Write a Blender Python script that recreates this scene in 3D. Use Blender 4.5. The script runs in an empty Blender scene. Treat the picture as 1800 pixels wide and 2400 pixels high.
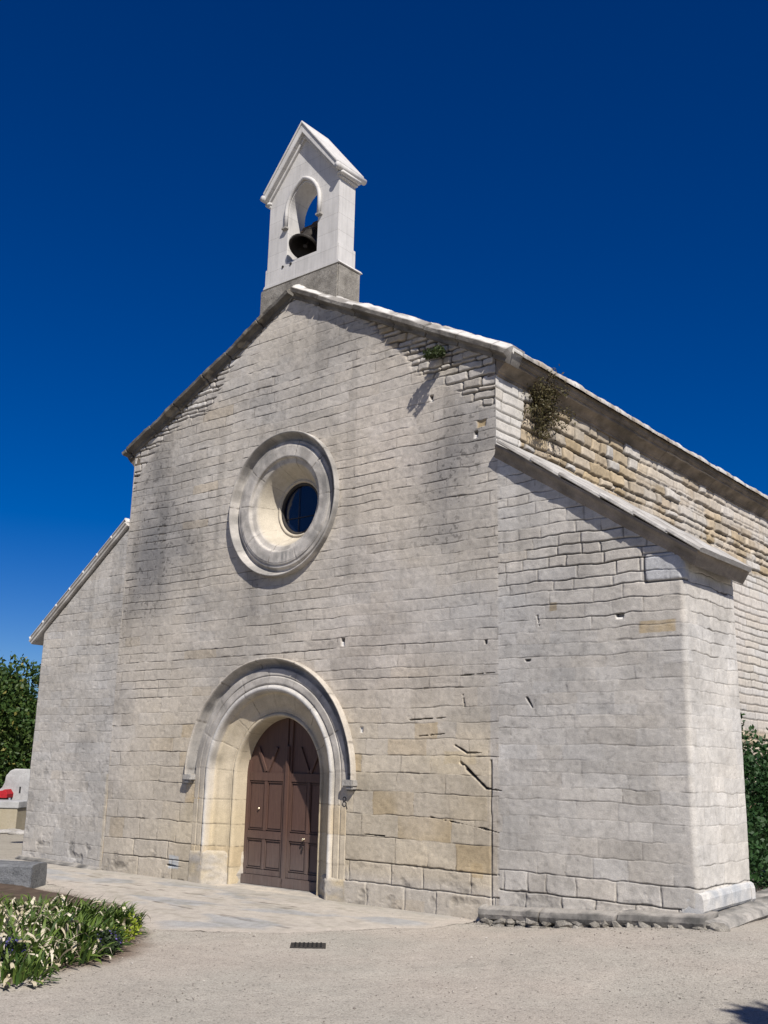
import bpy, bmesh, math, random
import numpy as np
from mathutils import Vector, Matrix
random.seed(7); R=np.random.RandomState(11)
S=bpy.context.scene; COL=S.collection

# ---------------------------------------------------------------- camera
CAM=np.array([11.43126531,-11.30698404,1.65]); FPX=2416.92
RV=np.array([0.7733822,0.6335589,0.0219794]); UV=np.array([0.134612,-0.1980031,0.9709142]); FV=np.array([-0.6194833,0.7479291,0.2384167])
cd=bpy.data.cameras.new('camera'); cam=bpy.data.objects.new('camera',cd); COL.objects.link(cam)
cd.sensor_fit='HORIZONTAL'; cd.sensor_width=36; cd.lens=36*FPX/1800; cd.clip_start=.05; cd.clip_end=2000
m=Matrix.Identity(4)
for i in range(3):
    m[i][0]=RV[i]; m[i][1]=UV[i]; m[i][2]=-FV[i]; m[i][3]=CAM[i]
cam.matrix_world=m; S.camera=cam
def F(x,y,Y=0.):
    "where a spot seen at (x,y) lies on the facade plane"
    x*=1.085; y*=1.085
    d=FV*FPX+RV*(x-900)-UV*(y-1200); t=(Y-CAM[1])/d[1]; q=CAM+d*t
    return q[0],q[2]

# ---------------------------------------------------------------- light
SUN=np.array([1.58,-1.,1.93]); SUN/=np.linalg.norm(SUN)
sl=bpy.data.lights.new('sun','SUN'); sl.energy=5.0; sl.angle=math.radians(.53); sl.color=(1,.945,.88)
so=bpy.data.objects.new('sun',sl); COL.objects.link(so)
so.rotation_euler=Vector(SUN).to_track_quat('Z','Y').to_euler()
S.world=bpy.data.worlds.new('World'); S.world.use_nodes=True
nt=S.world.node_tree; nt.nodes.clear()
sky=nt.nodes.new('ShaderNodeTexSky'); sky.sky_type='NISHITA'; sky.sun_disc=False
sky.sun_elevation=math.asin(SUN[2]); sky.sun_rotation=math.atan2(SUN[0],SUN[1])
sky.altitude=1800; sky.air_density=1.0; sky.dust_density=.15; sky.ozone_density=5.0
gm=nt.nodes.new('ShaderNodeGamma'); gm.inputs[1].default_value=1.0
hs=nt.nodes.new('ShaderNodeHueSaturation'); hs.inputs['Hue'].default_value=.518; hs.inputs['Saturation'].default_value=1.42; hs.inputs['Value'].default_value=1.08
bg=nt.nodes.new('ShaderNodeBackground'); bg.inputs[1].default_value=.053
wo=nt.nodes.new('ShaderNodeOutputWorld')
nt.links.new(sky.outputs[0],gm.inputs[0]); nt.links.new(gm.outputs[0],hs.inputs['Color']); nt.links.new(hs.outputs[0],bg.inputs[0]); nt.links.new(bg.outputs[0],wo.inputs[0])
S.view_settings.view_transform='Standard'; S.view_settings.look='None'; S.view_settings.exposure=.36; S.view_settings.gamma=1

# ---------------------------------------------------------------- noise
_T=[np.random.RandomState(100+i).rand(256,256) for i in range(12)]
def vn(x,y,s=0):
    T=_T[s%12]; x=np.asarray(x,float)+s*17.3; y=np.asarray(y,float)+s*5.7
    xi=np.floor(x).astype(int); yi=np.floor(y).astype(int); fx=x-xi; fy=y-yi
    fx=fx*fx*(3-2*fx); fy=fy*fy*(3-2*fy)
    a=T[xi&255,yi&255]; b=T[(xi+1)&255,yi&255]; c=T[xi&255,(yi+1)&255]; d=T[(xi+1)&255,(yi+1)&255]
    return (a*(1-fx)+b*fx)*(1-fy)+(c*(1-fx)+d*fx)*fy
def fbm(x,y,s=0,o=4,g=.5):
    r=0;a=1;t=0
    for i in range(o): r=r+a*vn(x*2**i,y*2**i,s+i); t+=a; a*=g
    return r/t
def sm(t): t=np.clip(t,0,1); return t*t*(3-2*t)

# ---------------------------------------------------------------- object helpers
def link(o,parent=None):
    COL.objects.link(o)
    if parent is not None: o.parent=parent
    return o
def tag(o,label=None,cat=None,group=None,kind=None):
    if label: o['label']=label
    if cat: o['category']=cat
    if group: o['group']=group
    if kind: o['kind']=kind
    return o
def thing(name,label,cat,loc=(0,0,0),group=None):
    o=bpy.data.objects.new(name,None); o.empty_display_size=.3; link(o); o.location=loc
    return tag(o,label,cat,group)
def wloc(o):
    v=Vector((0,0,0))
    while o is not None: v=v+o.location; o=o.parent
    return v
def npmesh(name,V,Fc,mat,col=None,parent=None,smooth=True):
    "V (n,3), Fc (m,k) quads or triangles"
    me=bpy.data.meshes.new(name); V=np.ascontiguousarray(V,np.float32); Fc=np.ascontiguousarray(Fc,np.int32)
    if parent is not None: V=V-np.array(wloc(parent),np.float32)
    k=Fc.shape[1]; me.vertices.add(len(V)); me.vertices.foreach_set('co',V.ravel())
    me.loops.add(Fc.size); me.loops.foreach_set('vertex_index',Fc.ravel())
    me.polygons.add(len(Fc)); me.polygons.foreach_set('loop_start',np.arange(0,Fc.size,k,dtype=np.int32))
    me.polygons.foreach_set('loop_total',np.full(len(Fc),k,np.int32))
    me.polygons.foreach_set('use_smooth',np.full(len(Fc),smooth))
    if col is not None:
        a=me.attributes.new('Col','FLOAT_COLOR','POINT'); c=np.ones((len(V),4),np.float32); c[:,:3]=col; a.data.foreach_set('color',c.ravel())
    me.update(calc_edges=True); me.validate()
    me.materials.append(mat)
    return link(bpy.data.objects.new(name,me),parent)
class MB:
    def __init__(s): s.bm=bmesh.new()
    def box(s,c,d,rz=0,bev=0,tilt=None):
        M=Matrix.Translation(c)@Matrix.Rotation(rz,4,'Z')
        if tilt: M=M@tilt
        M=M@Matrix.Diagonal((*d,1))
        r=bmesh.ops.create_cube(s.bm,size=1,matrix=M)
        if bev: bmesh.ops.bevel(s.bm,geom=list({e for v in r['verts'] for e in v.link_edges}),offset=bev,segments=2,affect='EDGES')
        return s
    def tube(s,pts,rad,n=8,taper=None):
        prev=None; pts=[Vector(p) for p in pts]
        for i,p in enumerate(pts):
            d=(pts[min(i+1,len(pts)-1)]-pts[max(i-1,0)]).normalized()
            a=d.orthogonal().normalized() if i==0 else (a-d*a.dot(d)).normalized()
            b=d.cross(a); r=rad if taper is None else rad*(1+(taper-1)*i/(len(pts)-1))
            ring=[s.bm.verts.new(p+(a*math.cos(2*math.pi*k/n)+b*math.sin(2*math.pi*k/n))*r) for k in range(n)]
            if prev:
                for k in range(n): s.bm.faces.new((prev[k],prev[(k+1)%n],ring[(k+1)%n],ring[k]))
            else: s.bm.faces.new(ring[::-1])
            prev=ring
        s.bm.faces.new(prev); return s
    def prism(s,out,y0,y1,holes=()):
        "polygon in (x,z) extruded along y"
        loops=[out]+list(holes)
        def cap(y):
            es=[];vs=[]
            for L in loops:
                v=[s.bm.verts.new((x,y,z)) for x,z in L]; vs.append(v)
                es+=[s.bm.edges.new((v[i],v[(i+1)%len(v)])) for i in range(len(v))]
            bmesh.ops.triangle_fill(s.bm,use_beauty=True,use_dissolve=False,edges=es); return vs
        A=cap(y0); B=cap(y1)
        for a,b in zip(A,B):
            for i in range(len(a)):
                j=(i+1)%len(a); s.bm.faces.new((a[i],a[j],b[j],b[i]))
        return s
    def lathe(s,prof,n=40,M=None):
        M=M or Matrix.Identity(4); prev=None
        for r,z in prof:
            ring=[s.bm.verts.new(M@Vector((r*math.cos(2*math.pi*k/n),r*math.sin(2*math.pi*k/n),z))) for k in range(n)] 
            if prev:
                for k in range(n): s.bm.faces.new((prev[k],prev[(k+1)%n],ring[(k+1)%n],ring[k]))
            prev=ring
        return s
    def build(s,name,mat,parent=None,smooth=False,bevel=0):
        bmesh.ops.recalc_face_normals(s.bm,faces=s.bm.faces)
        me=bpy.data.meshes.new(name)
        if parent is not None: bmesh.ops.translate(s.bm,verts=s.bm.verts,vec=-wloc(parent))
        s.bm.to_mesh(me); s.bm.free(); me.materials.append(mat)
        for p in me.polygons: p.use_smooth=smooth
        o=link(bpy.data.objects.new(name,me),parent)
        if bevel:
            b=o.modifiers.new('bevel','BEVEL'); b.width=bevel; b.segments=2; b.limit_method='ANGLE'
        return o

# ---------------------------------------------------------------- materials
def nodes(name,rough=.9,spec=.25):
    mt=bpy.data.materials.new(name); mt.use_nodes=True; n=mt.node_tree; b=n.nodes['Principled BSDF']
    b.inputs['Roughness'].default_value=rough; b.inputs['Specular IOR Level'].default_value=spec
    return mt,n,b
def noise(n,scale,detail=4,rough=.6,vec=None):
    t=n.nodes.new('ShaderNodeTexNoise'); t.inputs['Scale'].default_value=scale; t.inputs['Detail'].default_value=detail; t.inputs['Roughness'].default_value=rough
    if vec is None:
        g=n.nodes.get('geo') or n.nodes.new('ShaderNodeNewGeometry'); g.name='geo'; vec=g.outputs['Position']
    n.links.new(vec,t.inputs['Vector']); return t
def ramp(n,src,a,b,c0,c1):
    r=n.nodes.new('ShaderNodeMapRange'); r.inputs[1].default_value=a; r.inputs[2].default_value=b; r.inputs[3].default_value=c0; r.inputs[4].default_value=c1
    n.links.new(src,r.inputs[0]); return r.outputs[0]
def mul(n,c,f):
    v=n.nodes.new('ShaderNodeVectorMath'); v.operation='SCALE'; n.links.new(c,v.inputs[0]); n.links.new(f,v.inputs['Scale']); return v.outputs[0]
def mix(n,f,a,b):
    x=n.nodes.new('ShaderNodeMix'); x.data_type='RGBA'
    if isinstance(f,float): x.inputs[0].default_value=f
    else: n.links.new(f,x.inputs[0])
    for i,s in ((6,a),(7,b)):
        if isinstance(s,tuple): x.inputs[i].default_value=(*s,1)
        else: n.links.new(s,x.inputs[i])
    return x.outputs[2]
def bump(n,b,srcs):
    prev=None
    for s,dist,st in srcs:
        k=n.nodes.new('ShaderNodeBump'); k.inputs['Distance'].default_value=dist; k.inputs['Strength'].default_value=st
        n.links.new(s,k.inputs['Height'])
        if prev: n.links.new(prev,k.inputs['Normal'])
        prev=k.outputs[0]
    n.links.new(prev,b.inputs['Normal'])
def attr_stone(name,lo=.84,hi=1.14,pit=.4,bd=.003):
    mt,n,b=nodes(name,.92,.2)
    a=n.nodes.new('ShaderNodeAttribute'); a.attribute_name='Col'
    n1=noise(n,9,6,.65); n2=noise(n,70,4,.7); n3=noise(n,38,3,.6)
    c=mul(n,a.outputs['Color'],ramp(n,n1.outputs[0],.3,.7,lo,hi))
    c=mul(n,c,ramp(n,n2.outputs[0],.3,.7,.84,1.13))
    c=mul(n,c,ramp(n,n3.outputs[0],.27,.36,1-pit,1))
    n.links.new(c,b.inputs['Base Color'])
    bump(n,b,[(n1.outputs[0],bd*1.2,.5),(n2.outputs[0],bd,.7),(n3.outputs[0],bd*1.3,.5)])
    return mt
M_wall=attr_stone('weathered_limestone_masonry')
M_carved=attr_stone('carved_limestone',.9,1.07,.15,.002)
def flat_stone(name,c,c2,scale=3,lo=.8,hi=1.15,bd=.004,rough=.9,pit=0.2):
    mt,n,b=nodes(name,rough,.2)
    n1=noise(n,scale,6,.65); n2=noise(n,60,4,.7); n3=noise(n,26,4,.65)
    k=mix(n,ramp(n,n1.outputs[0],.35,.65,0,1),c,c2)
    k=mul(n,k,ramp(n,n2.outputs[0],.3,.7,lo,hi)); k=mul(n,k,ramp(n,n3.outputs[0],.3,.42,1-pit,1))
    n.links.new(k,b.inputs['Base Color']); bump(n,b,[(n1.outputs[0],bd*3,.6),(n3.outputs[0],bd*2,.6),(n2.outputs[0],bd,.7)])
    return mt
M_base=flat_stone('grey_lichened_stone',(.26,.245,.22),(.38,.365,.34),5,.75,1.2,.006,pit=.45)
M_gbase=flat_stone('blackened_belfry_base_stone',(.15,.138,.118),(.30,.28,.245),3.5,.6,1.3,.006,pit=.5)
M_dark=flat_stone('dark_basalt_block',(.10,.105,.11),(.17,.175,.18),6,.7,1.3,.008,pit=.5)
M_core=flat_stone('plain_wall_core',(.36,.33,.29),(.42,.39,.35),2)
M_mortar=flat_stone('white_mortar',(.62,.6,.56),(.52,.5,.46),8)
M_tile=flat_stone('dark_stone_tile',(.13,.12,.11),(.2,.185,.165),8)
M_ochre=flat_stone('ochre_stone',(.3,.26,.18),(.36,.32,.24),2)
M_tomb=flat_stone('pale_grey_stone',(.30,.30,.295),(.42,.42,.41),4)
# white belfry stone with fine joints
def white_stone():
    mt,n,b=nodes('white_dressed_limestone',.8,.25)
    g=n.nodes.new('ShaderNodeNewGeometry'); g.name='geo'
    sx=n.nodes.new('ShaderNodeSeparateXYZ'); n.links.new(g.outputs['Position'],sx.inputs[0])
    ad=n.nodes.new('ShaderNodeMath'); ad.operation='ADD'; n.links.new(sx.outputs[0],ad.inputs[0]); n.links.new(sx.outputs[1],ad.inputs[1])
    cb=n.nodes.new('ShaderNodeCombineXYZ'); n.links.new(ad.outputs[0],cb.inputs[0]); n.links.new(sx.outputs[2],cb.inputs[1])
    br=n.nodes.new('ShaderNodeTexBrick'); br.inputs['Scale'].default_value=1; br.inputs['Mortar Size'].default_value=.003; br.inputs['Mortar Smooth'].default_value=.3
    br.inputs['Brick Width'].default_value=1.9; br.inputs['Row Height'].default_value=.31; br.inputs['Color1'].default_value=(.55,.535,.51,1); br.inputs['Color2'].default_value=(.52,.505,.48,1); br.inputs['Mortar'].default_value=(.33,.315,.29,1)
    n.links.new(cb.outputs[0],br.inputs['Vector'])
    n1=noise(n,2.2,5,.6); n2=noise(n,60,3,.6)
    k=mul(n,br.outputs[0],ramp(n,n1.outputs[0],.3,.7,.86,1.04)); k=mul(n,k,ramp(n,n2.outputs[0],.3,.7,.97,1.03))
    mp=n.nodes.new('ShaderNodeMapping'); mp.inputs['Scale'].default_value=(1,1,.09); n.links.new(g.outputs['Position'],mp.inputs[0]); n4=noise(n,16,4,.6,mp.outputs[0]); k=mul(n,k,ramp(n,n4.outputs[0],.34,.55,.90,1.02))
    n.links.new(k,b.inputs['Base Color']); bump(n,b,[(n2.outputs[0],.001,.5)])
    return mt
M_white=white_stone()
def plain(name,c,rough=.6,spec=.4,metal=0,var=.15,scale=12):
    mt,n,b=nodes(name,rough,spec); b.inputs['Metallic'].default_value=metal
    n1=noise(n,scale,5,.6); rgb=n.nodes.new('ShaderNodeRGB'); rgb.outputs[0].default_value=(*c,1)
    n.links.new(mul(n,rgb.outputs[0],ramp(n,n1.outputs[0],.3,.7,1-var,1+var)),b.inputs['Base Color']); return mt
M_bell=plain('tarnished_bronze',(.025,.021,.017),.6,.4,.4,.4)
M_iron=plain('dark_iron',(.04,.036,.033),.75,.3,.2,.3)
M_brass=plain('worn_brass',(.75,.68,.5),.3,.6,1,.1)
M_dwood=plain('dark_old_timber',(.05,.035,.025),.8,.3,0,.3)
M_red=plain('red_cloth',(.33,.014,.02),.8,.2,0,.2,20)
M_greyp=plain('grey_blue_paint',(.25,.28,.31),.6,.3)
M_black=plain('matt_black',(.02,.02,.02),.9,.1)
def glass():
    mt,n,b=nodes('dark_leaded_glass',.08,.6); b.inputs['Base Color'].default_value=(.008,.013,.03,1)
    n1=noise(n,5,3,.5); bump(n,b,[(n1.outputs[0],.01,.3)]); return mt
M_glass=glass()
def wood():
    mt,n,b=nodes('weathered_brown_door_wood',.6,.35)
    g=n.nodes.new('ShaderNodeNewGeometry'); g.name='geo'
    mp=n.nodes.new('ShaderNodeMapping'); mp.inputs['Scale'].default_value=(1,1,.06); n.links.new(g.outputs['Position'],mp.inputs[0])
    n1=noise(n,55,5,.6,mp.outputs[0]); n2=noise(n,3,4,.6)
    sx=n.nodes.new('ShaderNodeSeparateXYZ'); n.links.new(g.outputs['Position'],sx.inputs[0])
    low=ramp(n,sx.outputs[2],-.1,.75,1,0)      # rain-bleached foot of the leaves
    lw=n.nodes.new('ShaderNodeMath'); lw.operation='MULTIPLY'; n.links.new(low,lw.inputs[0]); n.links.new(ramp(n,n2.outputs[0],.25,.6,.55,1),lw.inputs[1])
    k=mix(n,lw.outputs[0],(.095,.053,.040),(.125,.10,.09))
    k=mul(n,k,ramp(n,n1.outputs[0],.3,.7,.78,1.22)); n.links.new(k,b.inputs['Base Color'])
    bump(n,b,[(n1.outputs[0],.002,.6)]); return mt
M_wood=wood()
def leaf(name,rough=.55,tr=.25):
    mt,n,b=nodes(name,rough,.3); a=n.nodes.new('ShaderNodeAttribute'); a.attribute_name='Col'
    n.links.new(a.outputs['Color'],b.inputs['Base Color'])
    t=n.nodes.new('ShaderNodeBsdfTranslucent'); n.links.new(a.outputs['Color'],t.inputs[0])
    x=n.nodes.new('ShaderNodeMixShader'); x.inputs[0].default_value=tr
    n.links.new(b.outputs[0],x.inputs[1]); n.links.new(t.outputs[0],x.inputs[2]); n.links.new(x.outputs[0],n.nodes['Material Output'].inputs[0]); return mt
M_leaf=leaf('foliage'); M_dry=leaf('dry_leaves',.8,.2)
M_bark=plain('bark',(.12,.09,.06),.9,.1,0,.3)

# ---------------------------------------------------------------- masonry patterns
W=4.02; XL=-6.5; XR=6.6; ZE=7.2; ZA=9.24; GS=(ZA-ZE)/W; DEP=1.5; G0=-.2
rng=np.random.RandomState(5)
def make_courses(z0,z1):
    z=z0; out=[z]
    while z<z1:
        h=rng.uniform(.25,.34) if z<1.0 else (rng.uniform(.2,.27) if z<2.6 else rng.uniform(.125,.19))
        z+=h; out.append(z)
    return np.array(out)
COURSES=make_courses(-.5,9.6)
def make_courses_w():
    z=-.5; out=[z]
    while z<9.6: z+=rng.uniform(.20,.25) if z<.5 else (rng.uniform(.15,.21) if z<2.2 else rng.uniform(.125,.18)); out.append(z)
    return np.array(out)
COURSES_W=make_courses_w()
def ashlar(u,z,seed=0,wmin=.28,wmax=.8,warp=1.,COURSES=COURSES):
    r=np.random.RandomState(50+seed)
    zz=z+warp*(.030*(vn(u*.55,z*.3,1)-.5)+.024*(vn(u*2.3,z*1.2,2)-.5)+.013*(vn(u*9,z*9,3)-.5))
    uu=u+.02*(vn(u*5,z*7,4)-.5)+.014*(vn(u*14,z*14,5)-.5)
    ci=np.clip(np.searchsorted(COURSES,zz)-1,0,len(COURSES)-2)
    dh=np.minimum(zz-COURSES[ci],COURSES[ci+1]-zz); up=(zz-COURSES[ci])>(COURSES[ci+1]-zz)
    dv=np.full(u.shape,9.); bid=np.zeros(u.shape,int); base=0
    for c in range(len(COURSES)-1):
        h=COURSES[c+1]-COURSES[c]
        b=[-8+r.uniform(0,.5)]
        while b[-1]<18: b.append(b[-1]+r.uniform(wmin,wmax)*(1.25 if h>.24 else 1))
        b=np.array(b); mk=ci==c
        if mk.any():
            x=uu[mk]; k=np.clip(np.searchsorted(b,x)-1,0,len(b)-2); dv[mk]=np.minimum(x-b[k],b[k+1]-x); bid[mk]=base+k
        base+=len(b)
    rb=np.random.RandomState(77+seed).rand(base+10,6)
    jid=ci+up                       # which bed joint
    return zz,dh,dv,ci,bid,rb[bid],jid
def rubble(u,z,cw,ch,seed=0):
    "roughly coursed flat rubble: distance to the nearest joint and five random numbers per stone"
    r=np.random.RandomState(200+seed)
    zz=z+.03*(vn(u*1.2+seed,z*1.2,6)-.5)+.022*(vn(u*5,z*6,7)-.5)+.014*(vn(u*15,z*15,3)-.5); uu=u+.05*(vn(u*3,z*6,8)-.5)+.02*(vn(u*13,z*13,9)-.5)
    cs_=[-1.]; 
    while cs_[-1]<18: cs_.append(cs_[-1]+ch*r.uniform(.55,1.35))
    cs_=np.array(cs_); ci=np.clip(np.searchsorted(cs_,zz)-1,0,len(cs_)-2); dh=np.minimum(zz-cs_[ci],cs_[ci+1]-zz)
    B=[]; 
    for c in range(len(cs_)-1):
        n=int(30/cw)+60; B.append(-9+np.cumsum(cw*r.uniform(.4,1.6,n)*(.75+.5*(cs_[c+1]-cs_[c])/ch)))
    dv=np.full(u.shape,9.); idx=np.zeros(u.shape+(5,)); T=r.rand(len(cs_),256,5)
    for c in np.unique(ci):
        mk=ci==c; x=uu[mk]+.25*(zz[mk]-cs_[c])*(2*T[c,0,0]-1); b=B[c]; k=np.clip(np.searchsorted(b,x)-1,0,len(b)-2)
        dv[mk]=np.minimum(x-b[k],b[k+1]-x); idx[mk]=T[c,k&255]
    rd=.035; d=np.minimum(dh,dv); cor=(dh<rd)&(dv<rd); d=np.where(cor,np.maximum(rd-np.hypot(rd-dh,rd-dv),0),d)
    return d,idx
GREY=np.array([.420,.394,.355]); BEIGE=np.array([.485,.435,.358]); WARM=np.array([.50,.42,.285]); OCH=np.array([.43,.335,.20]); PALE=np.array([.505,.489,.456]); PINK=np.array([.475,.425,.37])
DIRT=np.array([.055,.045,.035])
def lerp(a,b,t): return a+(b-a)*t[...,None]

def gauss(x,z,c,rx,rz,rot=0):
    dx=x-c[0]; dz=z-c[1]; co,si=math.cos(rot),math.sin(rot)
    a=(dx*co+dz*si)/rx; b=(-dx*si+dz*co)/rz; return np.exp(-(a*a+b*b))
def seg(u,z,a,b):
    ax,az=a;bx,bz=b; L=(bx-ax)**2+(bz-az)**2; t=np.clip(((u-ax)*(bx-ax)+(z-az)*(bz-az))/L,0,1)
    return np.hypot(u-ax-t*(bx-ax),z-az-t*(bz-az)),t

def facade_surface(u,z):
    """relief and stone colour of the front wall; u runs along the front and, past XR, round the buttress corner"""
    wing=sm((np.abs(u)-(W-.0))/.05)*(z<6.0)
    rwing=wing*(u>0); lwing=wing*(u<0)
    zz,dh,dv,ci,bid,rb,jid=ashlar(u,z,0)
    z2,dh2,dv2,ci2,bid2,rb2,jid2=ashlar(u+.3,z,3,.25,.62,1.5,COURSES_W)    # the buttresses have courses of their own
    wm=(wing>.5)
    dh=np.where(wm,dh2,dh); dv=np.where(wm,dv2,dv); rb=np.where(wm[...,None],rb2,rb); jid=np.where(wm,jid2+80,jid)
    jr=np.random.RandomState(9).rand(300,3)[jid]
    # joint strength
    low=fbm(u*.5,z*.7,3,3)
    js=np.clip(.58+1.0*(low-.4)+.45*(jr[...,0]-.5)+.5*(vn(u*1.7,z*6+jr[...,1]*9,4)-.5),0.05,1.1)
    js=js*(1-.45*lwing)*(1-.45*rwing*sm((2.9-z)/.8)*(1-sm((.6-z)/.3)))
    js=js*(1-.35*sm((u-(-.5))/1.)*sm((2.5-u)/1.)*sm((4-z)/1)*sm((z-2.6)/1)*0)
    # more open joints high on the right wing and low on the wall
    open_=np.clip(gauss(u,z,(5.6,4.25),.9,.55)*1.1*(.4+1.2*vn(u*1.7,z*2.5,6)),0,1)*rwing+ .8*sm((.7-z)/.5)*(1-.8*lwing)*sm((u+4)/1)
    wd=.0046+.0028*js+.004*open_+.03*np.clip(vn(u*3.1,z*8,8)-.80,0,1)*3*(vn(u*14,z*14,9)>.45)
    jh=np.clip(1.15-dh/wd,0,1)
    wv=.0095+.002*open_; vs=(rb[...,3]>.5)*.5+.08; vs=np.maximum(vs,open_*.85)
    jv=np.clip(1.15-dv/wv,0,1)*np.clip(vs,0,1)
    brk=np.clip((fbm(u*4,z*6,5,3)-.27+open_*.3)*4,0,1)
    j=np.maximum(jh*brk,jv*brk)*np.clip(js*1.25+open_*.6,0,1)
    h=-(.010+.012*np.clip(open_,0,1))*j-.005*sm(1-np.minimum(dh,dv)/.016)*np.clip(open_*.9+.02,0,1)+.0028*(rb[...,0]-.5)*(1+3*open_)
    h=h+.004*(fbm(u*3,z*3,2,4)-.5)+.003*(vn(u*22,z*22,1)-.5)-.006*sm((vn(u*9,z*16,6)-.78)/.1)*(.3+.25*lwing)
    # ---- colour
    warm=np.clip(1.15*sm((3.4-z)/2.4)*(np.abs(u+.1)<W)*sm((u+4.2)/2.2)+.25*sm((1.3-z)/1)*(np.abs(u)<W),0,1)
    base=lerp(np.broadcast_to(GREY,u.shape+(3,)),BEIGE,np.clip(fbm(u*.45,z*.5,7,3)*1.5-.35,0,1))
    pk=gauss(u,z,(2.0,6.0),1.2,1.3)+.8*gauss(u,z,(1.9,3.0),1.3,1.0)
    base=lerp(base,PINK,np.clip(pk,0,1)*.8)
    base=lerp(base,WARM*.97,np.clip(warm*(.62+.45*(rb[...,1]-.45))*(.55+.8*fbm(u*.9,z*1.1,9,3)),0,.95)*.85)
    base=lerp(base,OCH,(rb[...,2]>.90)*warm*.8)
    base=lerp(base,OCH*.95,((rb[...,2]>.99)&(z<8))*.35*(np.abs(u)<7))
    base=lerp(base,PALE*.93,np.clip(wing*.75,0,1)*(1-.5*(rb[...,1])))
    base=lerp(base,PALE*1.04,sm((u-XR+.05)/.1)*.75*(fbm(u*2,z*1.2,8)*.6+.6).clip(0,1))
    base=base*(1+.17*(rb[...,4]-.5)*(1-.5*lwing))[...,None]
    base=base*(np.array([1,1,1])+np.array([.02,0,-.03])*(rb[...,5]-.5)[...,None])
    mot=fbm(u*1.3,z*1.7,4,5); mo2=fbm(u*6,z*8,9,3); base=base*(.87+.21*sm((mot-.3)/.35)+.18*(mo2-.5))[...,None]
    base=lerp(base,BEIGE*1.06,.45*sm((fbm(u*.7+3,z*.8,10,4)-.42)/.2)*(1-.7*wing))
    # weather stains
    nz=fbm(u*1.4,z*1.1,6,5); st=0
    c=F(320,1130); st=st+.95*gauss(u,z,(c[0]+.15,c[1]),.6,1.2)+.40*gauss(u,z,(c[0]+.9,c[1]-.8),.9,.6)
    c=F(300,1320); st=st+.35*gauss(u,z,c,.7,.6)
    c=F(975,1060); st=st+.50*gauss(u,z,c,.6,.95)
    c=F(900,1165); st=st+.22*gauss(u,z,c,1.1,.18,.05)
    c=F(1010,900); st=st+.34*gauss(u,z,c,.7,.8)
    c=F(540,1280); st=st+.28*gauss(u,z,c,.35,.4)
    c=F(1170,1870); st=st+.15*gauss(u,z,c,1.0,.6)
    c=F(760,720); st=st+.26*gauss(u,z,c,1.3,.8)+.2*gauss(u,z,F(1230,1500),1.0,1.0)+.22*gauss(u,z,F(560,880),.8,.5)
    st=st+.05*lwing+.16*gauss(u,z,F(190,1605),.5,.08)*2
    st=np.clip(st*(.35+1.9*(nz-.18)),0,.85)
    base=lerp(base,np.array([.155,.155,.157]),st*.95)
    c=F(1000,1330); base=lerp(base,np.array([.41,.41,.405]),np.clip(.55*gauss(u,z,c,1.4,.5)+.3*gauss(u,z,F(1480,1700),.35,1.6),0,.7)*np.clip(nz*1.5,0,1))
    sp=(fbm(u*16,z*16,2,3)>.70)*(st+.15)*1.2; base=base*(1-.5*np.clip(sp,0,1))[...,None]
    str_=sm((vn(u*5,z*.6,10)-.62)/.2)*sm((z-3)/2)*.16; base=base*(1-str_)[...,None]
    # ---- rubble under the verges
    dver=np.where(z>5.9,(ZA-GS*np.abs(u)-z)*.89,9.)
    lim=np.where(u<0,.34*sm((-u-.9)/1.2)+.12*sm((-u-3)/.8),.26*sm((u-1.3)/1.1)+.42*sm((u-2.2)/.7)*sm((4.6-u)/.9)*.9)
    lim=lim*(.35+1.25*fbm(u*1.9,z*3,3,3)); rmask=sm((lim-dver)/.16+.5)*(z>5.9)
    dr,ri=rubble(u,z,.27,.115,1)
    jr_=np.clip(1.15-dr/(.009+.012*ri[...,2]),0,1); hr=-.035*jr_+.022*(ri[...,3]-.6)-.006*sm(1-dr/.03)+.016*(fbm(u*9,z*9,4,3)-.5)
    cr=lerp(np.broadcast_to(GREY*.95,u.shape+(3,)),OCH*.85,np.clip(ri[...,4]*1.3-.35,0,.8)*sm((u-1.2)/.6)*(1-.75*sm((u-2.5)/.4))); cr=lerp(cr,PALE*1.15,(ri[...,2]>.8)*.6*(u<0)); cr=cr*(.85+.3*ri[...,1])[...,None]
    cr=cr*(.75+.5*fbm(u*7,z*8,9,4))[...,None]; cr=lerp(cr,DIRT,np.clip(jr_*.95,0,1)*np.clip(fbm(u*3,z*4,2,3)*2.4-.35,0,1))
    base=lerp(base,DIRT,np.clip(j*1.1,0,1)*np.clip(.42+.6*js,0,.9))
    base=lerp(base,cr,rmask); h=h*(1-rmask)+hr*rmask
    # ---- vertical seams where the buttresses abut
    for X0,z1,s in ((3.93,1.75,1.),(-4.02,1.2,.35)):
        e=np.abs(u-X0-.012*(vn(u*0,z*5,3)-.5))
        k=np.clip(1.2-e/(.006+.012*vn(z*7,u*0,5)),0,1)*(z<z1)*(z>-.1)*s*(.6+.5*vn(z*4,u*0,2)); h=h-.03*k; base=lerp(base,DIRT,np.clip(k,0,1))
    k=np.clip(1-np.abs(u+4.06)/.05,0,1)*(z<1.4); base=lerp(base,WARM,k*.5)
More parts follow.
